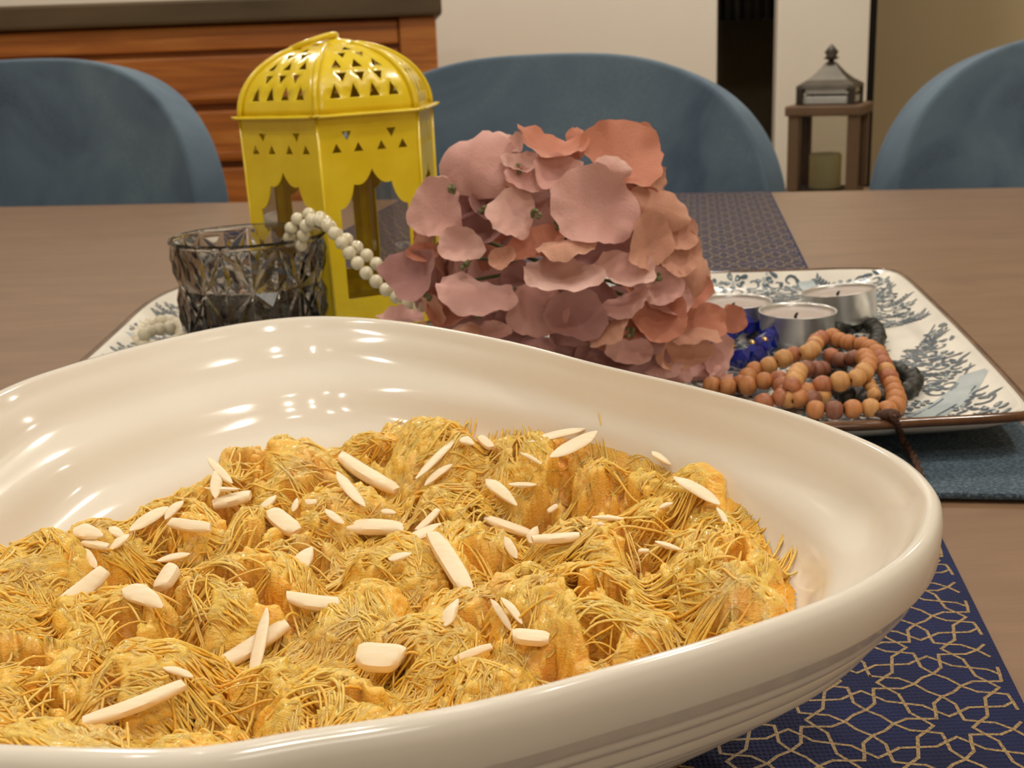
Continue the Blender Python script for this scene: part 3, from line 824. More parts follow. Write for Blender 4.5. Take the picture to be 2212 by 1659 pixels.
hole_px = [(1292, 1312, 30), (1338, 1352, 24), (1250, 1282, 16), (505, 1425, 52), (455, 1500, 34), (575, 1590, 36), (80, 1440, 28), (55, 1525, 22), (395, 1262, 48), (655, 1140, 34), (832, 1066, 34), (1112, 1102, 22), (1110, 1290, 26),
           (430, 1330, 26), (1012, 1470, 20), (740, 1500, 26), (1430, 1140, 30), (1490, 1400, 30), (1600, 1340, 20), (930, 1520, 24), (210, 1240, 26), (1180, 1420, 20), (350, 1530, 22), (160, 1480, 22), (1060, 1590, 22), (880, 1200, 18), (1300, 1050, 20), (1220, 1340, 16)]
HOLES = []
for x_, y_, r_ in hole_px:
    p_ = at(x_, y_ - r_ * .3, .049); k_ = (p_ - CAMP).length / FPX; HOLES.append((p_.x, p_.y, r_ * k_ * .95, r_ * k_ * 1.25))
def holes_at(x, y):
    o = np.zeros(np.shape(x)); wx = x + .0016 * (vnoise(x, y, 300, 21) - .5) * 2; wy = y + .0016 * (vnoise(x, y, 300, 22) - .5) * 2
    for hx, hy, a_, b_ in HOLES:
        d2 = ((wx - hx) / a_) ** 2 + ((wy - hy) / b_) ** 2; o = np.maximum(o, np.exp(-d2 ** 1.6))
    return o
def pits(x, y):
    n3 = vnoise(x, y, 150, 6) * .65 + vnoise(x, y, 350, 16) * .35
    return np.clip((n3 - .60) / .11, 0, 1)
def H(x, y):
    h = Hs(x, y)
    n1 = vnoise(x, y, 240, 4); n2 = vnoise(x, y, 480, 5)
    k = np.clip((edged(x, y) - .001) / .007, .0, 1)
    return h + k * (.0020 * (n1 - .5) + .0010 * (n2 - .5) - .0100 * pits(x, y) - .013 * holes_at(x, y))
gs = .00052
gx = np.arange(-.165, .085, gs); gy = np.arange(.125, .405, gs)
GX, GY = np.meshgrid(gx, gy); SS = bowl_s(GX, GY); EE = edged(GX, GY)
inside = (SS < .90) & (EE > -.002)
HH = np.zeros(GX.shape); HH[inside] = H(GX[inside], GY[inside])
HH[inside] = np.maximum(HH[inside], wall_z(SS[inside]) - .0012)
idx = -np.ones(GX.shape, int); idx[inside] = np.arange(inside.sum())
Vb = np.stack([GX[inside], GY[inside], HH[inside]], 1)
gyy, gxx = np.gradient(HH, gs); Nb = np.stack([-gxx[inside], -gyy[inside], np.ones(inside.sum())], 1); Nb[:, :2] = np.clip(Nb[:, :2], -4, 4); Nb /= np.linalg.norm(Nb, axis=1, keepdims=True)
q = np.stack([idx[:-1, :-1], idx[:-1, 1:], idx[1:, 1:], idx[1:, :-1]], -1).reshape(-1, 4); q = q[(q >= 0).all(1)]
nf, fco = fibre3(*Vb.T); ncr = vnoise3(Vb[:, 0] * 620, Vb[:, 1] * 620, Vb[:, 2] * 620)
kk_ = np.clip((Vb[:, 2] - .018) / .01, 0, 1) * np.clip((EE[inside] + .001) / .003, 0, 1)
Vb = Vb + Nb * (kk_ * (.0021 * (nf - .5) + .0013 * (ncr - .5)))[:, None]
Vb[:, 2] += TZ
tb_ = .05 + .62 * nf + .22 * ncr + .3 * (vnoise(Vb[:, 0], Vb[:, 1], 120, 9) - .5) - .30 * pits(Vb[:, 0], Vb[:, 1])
def strands(N, K, lenr, radr, seed, lift=(-.0003, .0004), spiky=0.0, region=None, smooth=0.0, bundle=1):
    R_ = np.random.RandomState(seed)
    x = R_.uniform(-.165, .085, N * 4); y = R_.uniform(.125, .405, N * 4); s = bowl_s(x, y); e = edged(x, y); ok = (s < .84) & (e > .001)
    if region is not None: ok &= region(x, y, s, e)
    x, y = x[ok][:N], y[ok][:N]; N = len(x)
    if smooth < .5:
        kp = (pits(x, y) < .35) & (holes_at(x, y) < .25); x, y = x[kp], y[kp]; N = len(x)
    if bundle > 1:
        x, y = np.repeat(x, bundle), np.repeat(y, bundle)
    _, li = lumps(x, y)
    bend = .9 * 2 * (x - lx_[li]) * np.sin(ls_[li]) / lr_[li]
    ang = la_[li] - np.clip(bend, -.9, .9) * .6 + np.repeat(R_.normal(0, .38, N), bundle)
    curv = np.repeat(R_.normal(0, 42, N), bundle); N = len(x)
    if bundle > 1:
        lat = R_.normal(0, .0013, N); lon = R_.normal(0, .0022, N)
        x, y = x - np.sin(ang) * lat + np.cos(ang) * lon, y + np.cos(ang) * lat + np.sin(ang) * lon
        ang = ang + R_.normal(0, .10, N); curv = curv + R_.normal(0, 14, N)
    Ls = R_.uniform(lenr[0], lenr[1], N); dt = Ls / (K - 1)
    off0 = R_.uniform(lift[0], lift[1], N)
    P = np.zeros((N, K, 3)); cx, cy = x.copy(), y.copy(); a = ang.copy()
    rise = np.where(R_.rand(N) < spiky, R_.uniform(.15, .8, N), 0)
    sm = R_.rand(N) < smooth
    zprev = None
    for k in range(K):
        sc_ = bowl_s(cx, cy)
        h = np.where(sm, Hs(cx, cy), H(cx, cy)); h = np.maximum(h, wall_z(sc_) + .0006)
        t = k / (K - 1)
        z = h + off0 + rise * Ls * max(0, t - .4) * 1.2
        if k in (0, K - 1): z = np.where(rise > 0, z, z - .0007)
        if zprev is not None: z = np.clip(z, zprev - dt * 1.3, zprev + dt * 1.2)
        P[:, k] = np.stack([cx, cy, TZ + z], 1); zprev = z
        cx = cx + np.cos(a) * dt; cy = cy + np.sin(a) * dt; a = a + curv * dt
    se = bowl_s(P[:, -1, 0], P[:, -1, 1]); ee = edged(P[:, -1, 0], P[:, -1, 1]); keep = (se < .90) & (ee > -.006)
    P = P[keep]; N = len(P)
    P[:, 1:-1] = .25 * P[:, :-2] + .5 * P[:, 1:-1] + .25 * P[:, 2:]
    rad = R_.uniform(radr[0], radr[1], N)
    T = np.zeros_like(P); T[:, 1:-1] = P[:, 2:] - P[:, :-2]; T[:, 0] = P[:, 1] - P[:, 0]; T[:, -1] = P[:, -1] - P[:, -2]
    T /= np.linalg.norm(T, axis=2, keepdims=True) + 1e-12
    up = np.array([.12, .2, .97]); Sd = np.cross(T, up); Sd /= np.linalg.norm(Sd, axis=2, keepdims=True) + 1e-9; Qd = np.cross(Sd, T)
    n = 5; taper = np.ones(K); taper[0] = taper[-1] = .55
    rk = rad[:, None] * taper[None]
    Vs = np.zeros((N, K, n, 3))
    for k in range(n):
        aa = 2 * PI * k / n
        Vs[:, :, k] = P + Sd * (rk * math.cos(aa))[..., None] + Qd * (rk * math.sin(aa))[..., None]
    base = np.arange(N)[:, None, None] * K * n
    kk = np.arange(K - 1)[None, :, None]; jj = np.arange(n)[None, None, :]; j2 = (jj + 1) % n
    Fq = np.stack([base + kk * n + jj, base + kk * n + j2, base + (kk + 1) * n + j2, base + (kk + 1) * n + jj], -1).reshape(-1, 4)
    tint = np.clip(.22 + .7 * R_.rand(N) ** 1.1, 0, 1)
    return Vs.reshape(-1, 3), Fq, np.repeat(tint, K * n)
parts_ = [(Vb, q, np.clip(tb_, 0, 1))]
parts_.append(strands(1500, 9, (.007, .017), (.00022, .00034), 21, (-.0004, .0003), 0, None, .15, 8))
parts_.append(strands(1500, 9, (.006, .014), (.00020, .00034), 25, (-.0004, .0003), 0, None, .3))
parts_.append(strands(60, 9, (.008, .016), (.00024, .00036), 27, (.0000, .0008), .0, None, 1.0, 8))
parts_.append(strands(260, 8, (.003, .007), (.00026, .00040), 33, (0, .0004), .7))
parts_.append(strands(240, 8, (.003, .008), (.00026, .00040), 45, (-.0004, .0004), .5, lambda x, y, s, e: (e < .012) & (e > .004)))
fcs = [fco] + [np.floor(a[2] * 997)[:, None] * np.array([.37, .61, .83]) for a in parts_[1:]]
off = 0; VV, FF, TT = [], [], []
for a, b, c in parts_:
    VV.append(a); FF.append(b + off); TT.append(c); off += len(a)
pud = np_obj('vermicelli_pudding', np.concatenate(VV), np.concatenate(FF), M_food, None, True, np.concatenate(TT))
at_ = pud.data.attributes.new('fibre', 'FLOAT_VECTOR', 'POINT'); at_.data.foreach_set('vector', np.concatenate(fcs).astype(np.float32).ravel())
tag(pud, 'golden yellow shredded vermicelli pudding heaped in the white bowl', 'pudding', None, 'stuff')

# ================================================================== almond slivers
def hit(px, py):
    d = ray(px, py); d = np.array(d); ts = np.arange(.15, .62, .0004)
    X = d[0] * ts; Y = d[1] * ts; Z = CH + d[2] * ts
    b = np.nonzero(Z < Hs(X, Y) + .0008)[0]
    k = b[0] if len(b) else len(ts) - 1
    return Vector((X[k], Y[k], TZ + Z[k]))
PN = Vector((0, -.46, .89)).normalized()
def almond(ax, ay, bx, by, wpx, kind, label, lift=.0):
    mid = hit((ax + bx) / 2, (ay + by) / 2) + Vector((0, -.0006, .0016 + lift))
    def pl(px, py):
        d = ray(px, py); t = (mid - CAMP).dot(PN) / d.dot(PN); return CAMP + d * t
    A, B = pl(ax, ay), pl(bx, by); X = B - A; L = X.length; X.normalize()
    dist = (mid - CAMP).length; Wd = wpx * dist / FPX * .92
    tilt = RND.uniform(-.45, .45)
    Y = PN.cross(X).normalized(); Y = Quaternion(X, tilt) @ Y; Z = X.cross(Y)
    th = {'sliver': .62, 'leaf': .28, 'chunk': .55, 'drop': .5}[kind] * Wd
    th = max(.0011, min(th, .0036))
    ns, nc = 11, 10
    V, Fc = [], []
    bend = RND.uniform(-.05, .05) * L; sk0, sk1 = RND.uniform(-.4, .4), RND.uniform(-.4, .4)
    for i in range(ns):
        t = i / (ns - 1); u = 2 * t - 1
        if kind == 'sliver': w_ = (1 - abs(u) ** 7) ** .5 * (.88 + .12 * (1 - u * u)) if 0 < i < ns - 1 else .74
        elif kind == 'leaf': w_ = max(.12, (1 - abs(u) ** 2.7) ** .72)
        elif kind == 'chunk': w_ = .62 if i in (0, ns - 1) else (1 - abs(u) ** 4) ** .35
        else: w_ = max(.15, (1 - abs(u) ** 2.6) ** .6 * (1.0 - .35 * u))
        tk = 1.0 if kind in ('sliver', 'chunk') else max(.35, 1 - u * u)
        if i in (0, ns - 1): tk *= .75
        for k in range(nc):
            a = 2 * PI * k / nc; ca, sa = math.cos(a), math.sin(a)
            cy = math.copysign(abs(ca) ** .58, ca) * Wd * .5 * w_; cz = math.copysign(abs(sa) ** .58, sa) * th * .5 * tk
            sk = (sk0 if t < .5 else sk1) * cy * (abs(u) ** 3)
            V.append(A.lerp(B, t) + X * sk + Y * (cy + bend * (1 - u * u)) + Z * cz - mid)
    for i in range(ns - 1):
        for k in range(nc):
            k2 = (k + 1) % nc; Fc.append((i * nc + k, i * nc + k2, (i + 1) * nc + k2, (i + 1) * nc + k))
    Fc.append(tuple(range(nc))[::-1]); Fc.append(tuple((ns - 1) * nc + k for k in range(nc)))
    bm = bmesh.new(); bv = [bm.verts.new(q) for q in V]
    for f in Fc: bm.faces.new([bv[i] for i in f])
    bmesh.ops.recalc_face_normals(bm, faces=bm.faces[:])
    for e in bm.edges:
        if len(e.link_faces) == 2 and e.calc_face_angle(0) > .95: e.smooth = False
    for f in bm.faces: f.smooth = True
    o = bm_obj('almond_sliver', bm, M_alm); o.location = mid
    tag(o, label, 'almond', 'almond pieces scattered over the pudding')
AL = [
 (180, 1560, 397, 1478, 36, 'sliver', 'longest almond sliver, lying at the front left of the pudding'),
 (466, 1443, 620, 1347, 40, 'sliver', 'thick almond sliver lying under the upright one at front left'),
 (540, 1487, 576, 1312, 34, 'leaf', 'long pointed almond sliver crossing on top of a thick sliver', .004),
 (352, 1443, 418, 1463, 18, 'leaf', 'small thin almond splinter just above the longest front sliver'),
 (266, 1272, 352, 1312, 44, 'drop', 'smooth rounded almond tip below the tan chunk at left'),
 (132, 1305, 226, 1232, 42, 'sliver', 'broad pale almond sliver slanting at the far left of the pudding', .002),
 (345, 1272, 376, 1222, 46, 'chunk', 'split almond chunk with a dark edge right of the broad left sliver'),
 (338, 1212, 411, 1196, 24, 'leaf', 'narrow boat shaped almond piece just above the split chunk'),
 (620, 1289, 748, 1305, 35, 'sliver', 'level almond sliver with a blunt end below the teardrop piece', .003),
 (633, 1240, 674, 1183, 42, 'drop', 'teardrop almond piece standing alone on the middle left lump'),
 (585, 1105, 642, 1150, 44, 'chunk', 'thick squared almond block leaning into a dark hollow'),
 (460, 1091, 541, 1070, 34, 'sliver', 'cream almond sliver at the foot of the upright left one'),
 (367, 1128, 455, 1140, 28, 'sliver', 'level almond sliver right of the left cluster'),
 (238, 1187, 279, 1154, 24, 'leaf', 'pale almond flake on the front of the left cluster'),
 (180, 1172, 234, 1182, 22, 'sliver', 'short cream almond piece at the front of the left cluster beside the flake'),
 (184, 1185, 209, 1228, 20, 'leaf', 'thin almond splinter pointing down from the left cluster'),
 (160, 1142, 222, 1158, 36, 'drop', 'tan wedge of almond at the left end of the cluster'),
 (280, 1147, 364, 1095, 34, 'leaf', 'tan almond slice at the top of the left cluster'),
 (356, 1122, 396, 1082, 22, 'leaf', 'small white almond flake behind the left cluster'),
 (236, 1140, 270, 1164, 22, 'drop', 'small tan almond chip in the middle of the left cluster'),
 (735, 985, 860, 1060, 38, 'sliver', 'thick almond sliver slanting down at the back middle'),
 (728, 1019, 788, 1094, 30, 'leaf', 'grooved almond flake hanging below the thick back sliver'),
 (898, 1034, 987, 944, 25, 'leaf', 'pointed almond sliver leaning up against the tallest back lump'),
 (917, 1049, 977, 1003, 18, 'leaf', 'slim almond piece under the leaning pointed sliver'),
 (745, 1140, 871, 1143, 40, 'sliver', 'wide level almond sliver with a clipped corner in the middle', .002),
 (869, 1169, 962, 1130, 36, 'leaf', 'shaded almond slice behind the upright square ended stick', .003),
 (901, 1146, 947, 1101, 18, 'sliver', 'thin almond stick rising behind the shaded slice'),
 (934, 1154, 1012, 1280, 46, 'chunk', 'large square ended almond stick in the centre of the pudding', .002),
 (1050, 1036, 1117, 1092, 30, 'drop', 'club shaped almond piece near the back right of the middle'),
 (464, 1076, 476, 1008, 27, 'leaf', 'upright almond sliver standing at the back left'),
 (448, 988, 502, 1044, 20, 'leaf', 'shaded almond sliver against the white bowl wall at back left'),
 (442, 1054, 518, 1056, 14, 'leaf', 'thin flat almond chip behind the upright left sliver'),
 (563, 1100, 596, 1070, 22, 'drop', 'small almond wedge beside the thick squared block'),
 (634, 1105, 642, 1076, 16, 'drop', 'tiny upright almond peg between block and grooved flake'),
 (659, 1085, 684, 1084, 16, 'chunk', 'tiny round almond stub right of the upright peg'),
 (703, 1100, 743, 1132, 20, 'leaf', 'narrow almond chip just behind the wide level sliver'),
 (823, 1104, 856, 1108, 15, 'drop', 'little almond nub peeping from the dark hollow in the middle'),
 (839, 1208, 889, 1195, 22, 'drop', 'broken almond crumb left of the large square stick'),
 (962, 1353, 989, 1294, 34, 'drop', 'half buried almond tip below the large square stick'),
 (772, 1414, 870, 1420, 68, 'chunk', 'roundest fat almond chunk at the front middle', .002),
 (982, 1426, 1062, 1396, 20, 'sliver', 'thin almond stick right of the fat round chunk'),
 (1145, 954, 1265, 926, 30, 'leaf', 'brown edged almond slice lying highest at the back right', .005),
 (1188, 987, 1290, 932, 40, 'leaf', 'broad leaf shaped almond slice overlapping another at the back', .003),
 (1123, 978, 1171, 1004, 10, 'leaf', 'needle thin almond shaving under the two broad slices'),
 (1047, 1120, 1150, 1156, 27, 'sliver', 'long almond splinter whose end meets a crossing piece'),
 (1150, 1166, 1252, 1158, 30, 'sliver', 'rounded almond sliver right of the crossing pieces'),
 (1143, 1172, 1161, 1138, 26, 'drop', 'small almond stub wedged between two level slivers', .002),
 (1090, 1160, 1117, 1206, 23, 'leaf', 'hollowed almond piece right of the large square stick'),
 (1098, 1046, 1160, 1047, 17, 'leaf', 'curved almond shaving beside the club shaped piece'),
 (1183, 1106, 1204, 1092, 14, 'chunk', 'tiny almond cube alone right of the middle'),
 (1278, 1117, 1348, 1121, 14, 'leaf', 'slim curved almond shaving on the right middle ridge'),
 (1288, 1131, 1308, 1134, 10, 'drop', 'smallest almond crumb below the slim curved shaving'),
 (1455, 1030, 1555, 1090, 36, 'leaf', 'large ragged almond slice leaning on the right hand lump'),
 (1548, 1096, 1572, 1142, 15, 'leaf', 'narrow white almond splinter below the ragged slice'),
 (1415, 1169, 1472, 1188, 17, 'leaf', 'flat almond shaving tucked beside the rightmost big lump'),
 (1379, 1191, 1402, 1191, 13, 'chunk', 'little almond chip left of the flat tucked shaving'),
 (1423, 1098, 1453, 1086, 12, 'leaf', 'small almond sliver poking out left of the ragged slice'),
 (1060, 1294, 1106, 1364, 18, 'leaf', 'left one of two parallel thin slivers by the big right lump'),
 (1082, 1291, 1128, 1348, 20, 'leaf', 'right one of two parallel thin slivers by the big right lump'),
 (1107, 1372, 1186, 1380, 42, 'chunk', 'flat trapezoid almond chunk below the two parallel slivers'),
 (1408, 976, 1449, 1004, 20, 'drop', 'tan almond piece behind noodles near the bowl wall at right'),
 (1036, 944, 1062, 968, 24, 'chunk', 'squarish almond bit between the two rear lumps'),
 (994, 948, 1024, 960, 24, 'drop', 'brownish almond bit behind the leaning pointed sliver'),
]
for a in AL: almond(*a)

# ================================================================== yellow lantern
def panel2d(outer, holes, step):
    """flat sheet with holes: vertices and triangles"""
    pts, edges = [], []
    def loop(P):
        k = len(pts); L = []
        for i in range(len(P)):
            a, b = Vector(P[i]), Vector(P[(i + 1) % len(P)]); m_ = max(1, int((b - a).length / step))
            for t in range(m_): L.append(a.lerp(b, t / m_))
        pts.extend(L); edges.extend([(k + i, k + (i + 1) % len(L)) for i in range(len(L))])
    loop(outer)
    for h in holes: loop(h)
    xs = [p[0] for p in outer]; ys = [p[1] for p in outer]
    nx = int((max(xs) - min(xs)) / step); ny = int((max(ys) - min(ys)) / step)
    for i in range(1, nx):
        for j in range(1, ny):
            x = min(xs) + (max(xs) - min(xs)) * i / nx; y = min(ys) + (max(ys) - min(ys)) * j / ny
            if inpoly(x, y, outer) and not any(inpoly(x, y, h) for h in holes): pts.append(Vector((x, y)))
    r = delaunay_2d_cdt([Vector((p[0], p[1])) for p in pts], edges, [], 0, 1e-7)
    vv, ff = r[0], []
    for f in r[2]:
        c = sum((vv[i] for i in f), Vector((0, 0))) / len(f)
        if inpoly(c.x, c.y, outer) and not any(inpoly(c.x, c.y, h) for h in holes): ff.append(tuple(f))
    return [(p.x, p.y) for p in vv], ff
YD = .70
yc = atd(743, 300, YD); YB = TZ + TB + .0063
az = math.atan2(yc.x, yc.y)
YR = .0568
ytop = atd(692, 253, YD - .053).z
HB = ytop - YB
LROT = Matrix.Rotation(math.radians(-.9), 3, Vector((0, 1, 0))) @ Matrix.Rotation(-az, 3, 'Z')
LO = Vector((yc.x, yc.y, YB))
def LW(p): return LO + LROT @ Vector(p)
lan = thing('yellow_lantern', 'yellow enamelled metal hexagonal lantern with pierced dome on the tray', 'lantern', LO)
TH = [math.radians(-102 + 60 * k) for k in range(6)]
def hexpt(k, u, r):                          # point at fraction u of side k, circumradius r
    a, b = TH[k], TH[(k + 1) % 6]
    return Vector((math.cos(a), math.sin(a), 0)).lerp(Vector((math.cos(b), math.sin(b), 0)), u) * r
def arc(p, q, bulge, n=6):
    p, q = Vector(p), Vector(q); d = q - p; nn = Vector((-d.y, d.x)) * bulge
    return [tuple(p.lerp(q, t / n) + nn * (4 * (t / n) * (1 - t / n))) for t in range(n)]
def tri(x, y0, y1, w, up=True): return [(x - w, y0), (x + w, y0), (x, y1)] if up else [(x - w, y1), (x, y0), (x + w, y1)]
SW = YR                                      # side length
win = [(.16, .155), (.84, .155), (.84, .575)]
win = [(.155, .160), (.845, .160)] + arc((.845, .580), (.69, .69), .16) + arc((.69, .69), (.5, .755), .14) + arc((.5, .755), (.31, .69), .14) + arc((.31, .69), (.155, .580), .16) + [(.155, .580)]
holes = [[(x * SW, y * HB) for x, y in win]]
for x in (.17, .385, .615, .83): holes.append([(a * SW, b * HB) for a, b in tri(x, .838, .880, .048)])
for x in (.278, .722): holes.append([(a * SW, b * HB) for a, b in tri(x, .888, .932, .048, False)])
P2, F2 = panel2d([(0, 0), (SW, 0), (SW, HB), (0, HB)], holes, .0065)
for k in range(6):
    V = [LW(hexpt(k, x / SW, YR * (.975 + .025 * y / HB)) + Vector((0, 0, y))) for x, y in P2]
    o = mesh_obj('side_panel', V, F2, M_yellow, None, False); mod(o, 'SOLIDIFY', thickness=.0009, offset=-1); part(o, lan)
    n0 = [LW(hexpt(k, u, YR * .955) + Vector((0, 0, z))) for u, z in ((.06, .1 * HB), (.94, .1 * HB), (.94, .8 * HB), (.06, .8 * HB))]
    part(mesh_obj('pane', n0, [(0, 1, 2, 3)], M_pane, None, False), lan)
V, Fc = [], []
for k in range(6): V.append(LW(hexpt(k, 0, YR * .97)))
for k in range(6): V.append(LW(hexpt(k, 0, YR * .97) + Vector((0, 0, .004))))
Fc = [tuple(range(6))[::-1], tuple(range(6, 12))] + [(k, (k + 1) % 6, 6 + (k + 1) % 6, 6 + k) for k in range(6)]
part(mesh_obj('floor_plate', V, Fc, M_yellow, None, False), lan)
for k in range(6):                           # folded corner seams
    V, Fc = tube([LW(hexpt(k, 0, YR * .977)), LW(hexpt(k, 0, YR * 1.0) + Vector((0, 0, HB)))], .0009, 6)
    part(mesh_obj('corner_seam', V, Fc, M_yellow), lan)
DH = .0365                                   # height of the dome
rows = [(.14, .275, (.20, .40, .60, .80), True), (.29, .385, (.29, .5, .71), False), (.44, .545, (.24, .5, .76), True), (.56, .645, (.35, .65), False), (.69, .775, (.5,), True)]
dh = []
AL_ = 1.45                                   # aspect used while cutting
for f0, f1, us, up in rows:
    for u in us:
        wv_ = .056 / max(.45, math.cos(f0 * PI / 2)) * .95
        dh.append([(a, b * AL_) for a, b in tri(u, f0, f1, wv_, up)])
FT = .86
P3, F3 = panel2d([(0, 0), (1, 0), (1, FT * AL_), (0, FT * AL_)], dh, .085)
def domept(k, u, f, extra=0.0):
    a = f * PI / 2
    r = YR * .985 * math.cos(a) ** .92 + extra
    bul = 1 + .035 * (4 * u * (1 - u)) * math.sin(a)
    return hexpt(k, u, r * bul) + Vector((0, 0, HB + .0012 + DH * math.sin(a)))
for k in range(6):
    V = [LW(domept(k, x, y / AL_)) for x, y in P3]
    o = mesh_obj('roof_panel', V, F3, M_yellow, None, True); mod(o, 'SOLIDIFY', thickness=.0008, offset=-1); part(o, lan)
    rd = tube([LW(domept(k, 0, f / 14 * FT, .0004)) for f in range(15)], .0017, 8)
    part(mesh_obj('roof_ridge', rd[0], rd[1], M_yellow), lan)
    V, Fc = [], []                           # flared eave lip, pinched at both corners
    nn = 16
    for i in range(nn + 1):
        u = i / nn; e = min(u, 1 - u)
        pin = min(1, e / .07)
        ue = (u - .5) * (1.0 + .10 * (1 - e * 2) ** 2) + .5
        dz = -.0008 * pin + .0006
        V.append(LW(hexpt(k, u, YR * .975) + Vector((0, 0, HB + .0014))))
        V.append(LW(hexpt(k, u, YR * 1.02) + Vector((0, 0, HB + .0005))))
        V.append(LW(hexpt(k, ue, YR * (1.045 + .040 * pin)) + Vector((0, 0, HB + .0004 + dz))))
    for i in range(nn):
        for j in range(2):
            Fc.append((i * 3 + j, i * 3 + j + 1, i * 3 + j + 4, i * 3 + j + 3))
    o = mesh_obj('eave_lip', V, Fc, M_yellow); mod(o, 'SOLIDIFY', thickness=.0012, offset=0); part(o, lan)
cr = YR * .985 * math.cos(FT * PI / 2) ** .92
V, Fc = lathe([(cr * 1.06, -.0012), (cr * 1.02, .0004), (cr * .7, .0022), (.004, .0030), (.0036, .0058), (0, .0062)], 24)
ct = LW((0, 0, HB + .0012 + DH * math.sin(FT * PI / 2)))
part(mesh_obj('roof_cap', [ct + LROT @ Vector(p) for p in V], Fc, M_yellow), lan)
Rr = Matrix.Rotation(math.radians(-17), 3, Vector((.15, 1, 0)).normalized()) 
rc = ct + Vector((-.0110, .0, .0012))
V, Fc = tube([rc + Rr @ Vector((.0135 * math.cos(a), .0135 * math.sin(a), 0)) for a in [2 * PI * i / 32 for i in range(32)]], .0017, 8, True)
part(mesh_obj('carrying_ring', V, Fc, M_yellow), lan)

# ================================================================== smoked cut glass
GD = .612
g0 = atd(534, 505, GD); GR = 345 / 2 * g0.y / FPX * .985
GB = TZ + TB + .0064; GT = g0.z; GH = GT - GB
az = math.atan2(g0.x, g0.y); NP = 9
def GP(r, th, z): return Vector((r * math.cos(th), r * math.sin(th), z))
V, Fc = [], []
zs = [.06 * GH, .32 * GH, .60 * GH, .78 * GH, .90 * GH]
bm = bmesh.new()
def rad_at(z): return GR * (.935 + .065 * z / GH)
rowsv = []
def ring(rf, z, nn, ph=0.0): return [bm.verts.new(GP(rf, 2 * PI * (i + ph) / nn + off_, z)) for i in range(nn)]
off_ = math.radians(-90 - 20) - az
N2 = NP * 2
# outer faceted wall: every panel is an eight rayed star with a sunk centre
zb, zc, zt = .24 * GH, .61 * GH, .955 * GH
cornB = ring(rad_at(zb) * 1.0, zb, NP); midB = ring(rad_at(zb) * .955, zb, NP, .5)
cornC = ring(rad_at(zc) * .955, zc, NP); cen = ring(rad_at(zc) * .915, zc, NP, .5)
cornT = ring(rad_at(zt) * 1.0, zt, NP); midT = ring(rad_at(zt) * .965, zt, NP, .5)
qB = ring(rad_at(zc * .55) * .985, zc * .58, NP * 4, .5)
for i in range(NP):
    j = (i + 1) % NP; c = cen[i]
    # ridge points between the rays make each ray a groove
    def rp(a, b, push):
        p = (a.co + b.co + c.co) / 3; rr = math.hypot(p.x, p.y); q = Vector((p.x, p.y, 0)).normalized() * (rr + push); return bm.verts.new((q.x, q.y, p.z))
    loop8 = [cornB[i], midB[i], cornB[j], cornC[j], cornT[j], midT[i], cornT[i], cornC[i]]
    for k in range(8):
        a, b = loop8[k], loop8[(k + 1) % 8]; r_ = rp(a, b, .0020)
        bm.faces.new((a, b, r_)); bm.faces.new((b, c, r_)); bm.faces.new((c, a, r_))
# plain rim above, foot below
tR = ring(rad_at(GH) * .998, GH - .0015, N2); tt = ring(rad_at(GH) * .985, GH, N2); ti = ring(rad_at(GH) * .955, GH - .0003, N2)
for i in range(NP):
    j = (i + 1) % NP; a, b, c2 = cornT[i], midT[i], cornT[j]
    t0, t1, t2 = tR[2 * i], tR[2 * i + 1], tR[(2 * i + 2) % N2]
    bm.faces.new((a, b, t1, t0)); bm.faces.new((b, c2, t2, t1))
inner = [(rad_at(GH) * .935, GH - .0022), (rad_at(GH) * .88, .80 * GH), (rad_at(GH) * .85, .52 * GH), (rad_at(GH) * .80, .34 * GH), (rad_at(GH) * .68, .30 * GH), (rad_at(GH) * .35, .29 * GH)]
prev = [tR, tt, ti] + [ring(r, z, N2) for r, z in inner]
for a, b in zip(prev[:-1], prev[1:]):
    for i in range(N2):
        j = (i + 1) % N2; bm.faces.new((a[i], a[j], b[j], b[i]))
bm.faces.new(prev[-1])
f0 = ring(rad_at(0) * .93, .0012, N2); f1_ = ring(rad_at(0) * .89, 0, N2)
for i in range(NP):
    j = (i + 1) % NP
    bm.faces.new((cornB[i], f0[2 * i], f0[2 * i + 1], midB[i])); bm.faces.new((midB[i], f0[2 * i + 1], f0[(2 * i + 2) % N2], cornB[j]))
for i in range(N2):
    j = (i + 1) % N2; bm.faces.new((f0[i], f1_[i], f1_[j], f0[j]))
bm.faces.new(f1_[::-1])
for v in [v for v in bm.verts if not v.link_faces]: bm.verts.remove(v)
bmesh.ops.recalc_face_normals(bm, faces=bm.faces[:])
bmesh.ops.transform(bm, matrix=Matrix.Translation((g0.x, g0.y, GB)), verts=bm.verts[:])
gl = bm_obj('glass_tumbler', bm, M_smoke, None, False); mod(gl, 'BEVEL', width=.00035, segments=1, limit_method='ANGLE', angle_limit=.25)
tag(gl, 'smoky grey cut glass tumbler with star facets on the tray', 'glass')

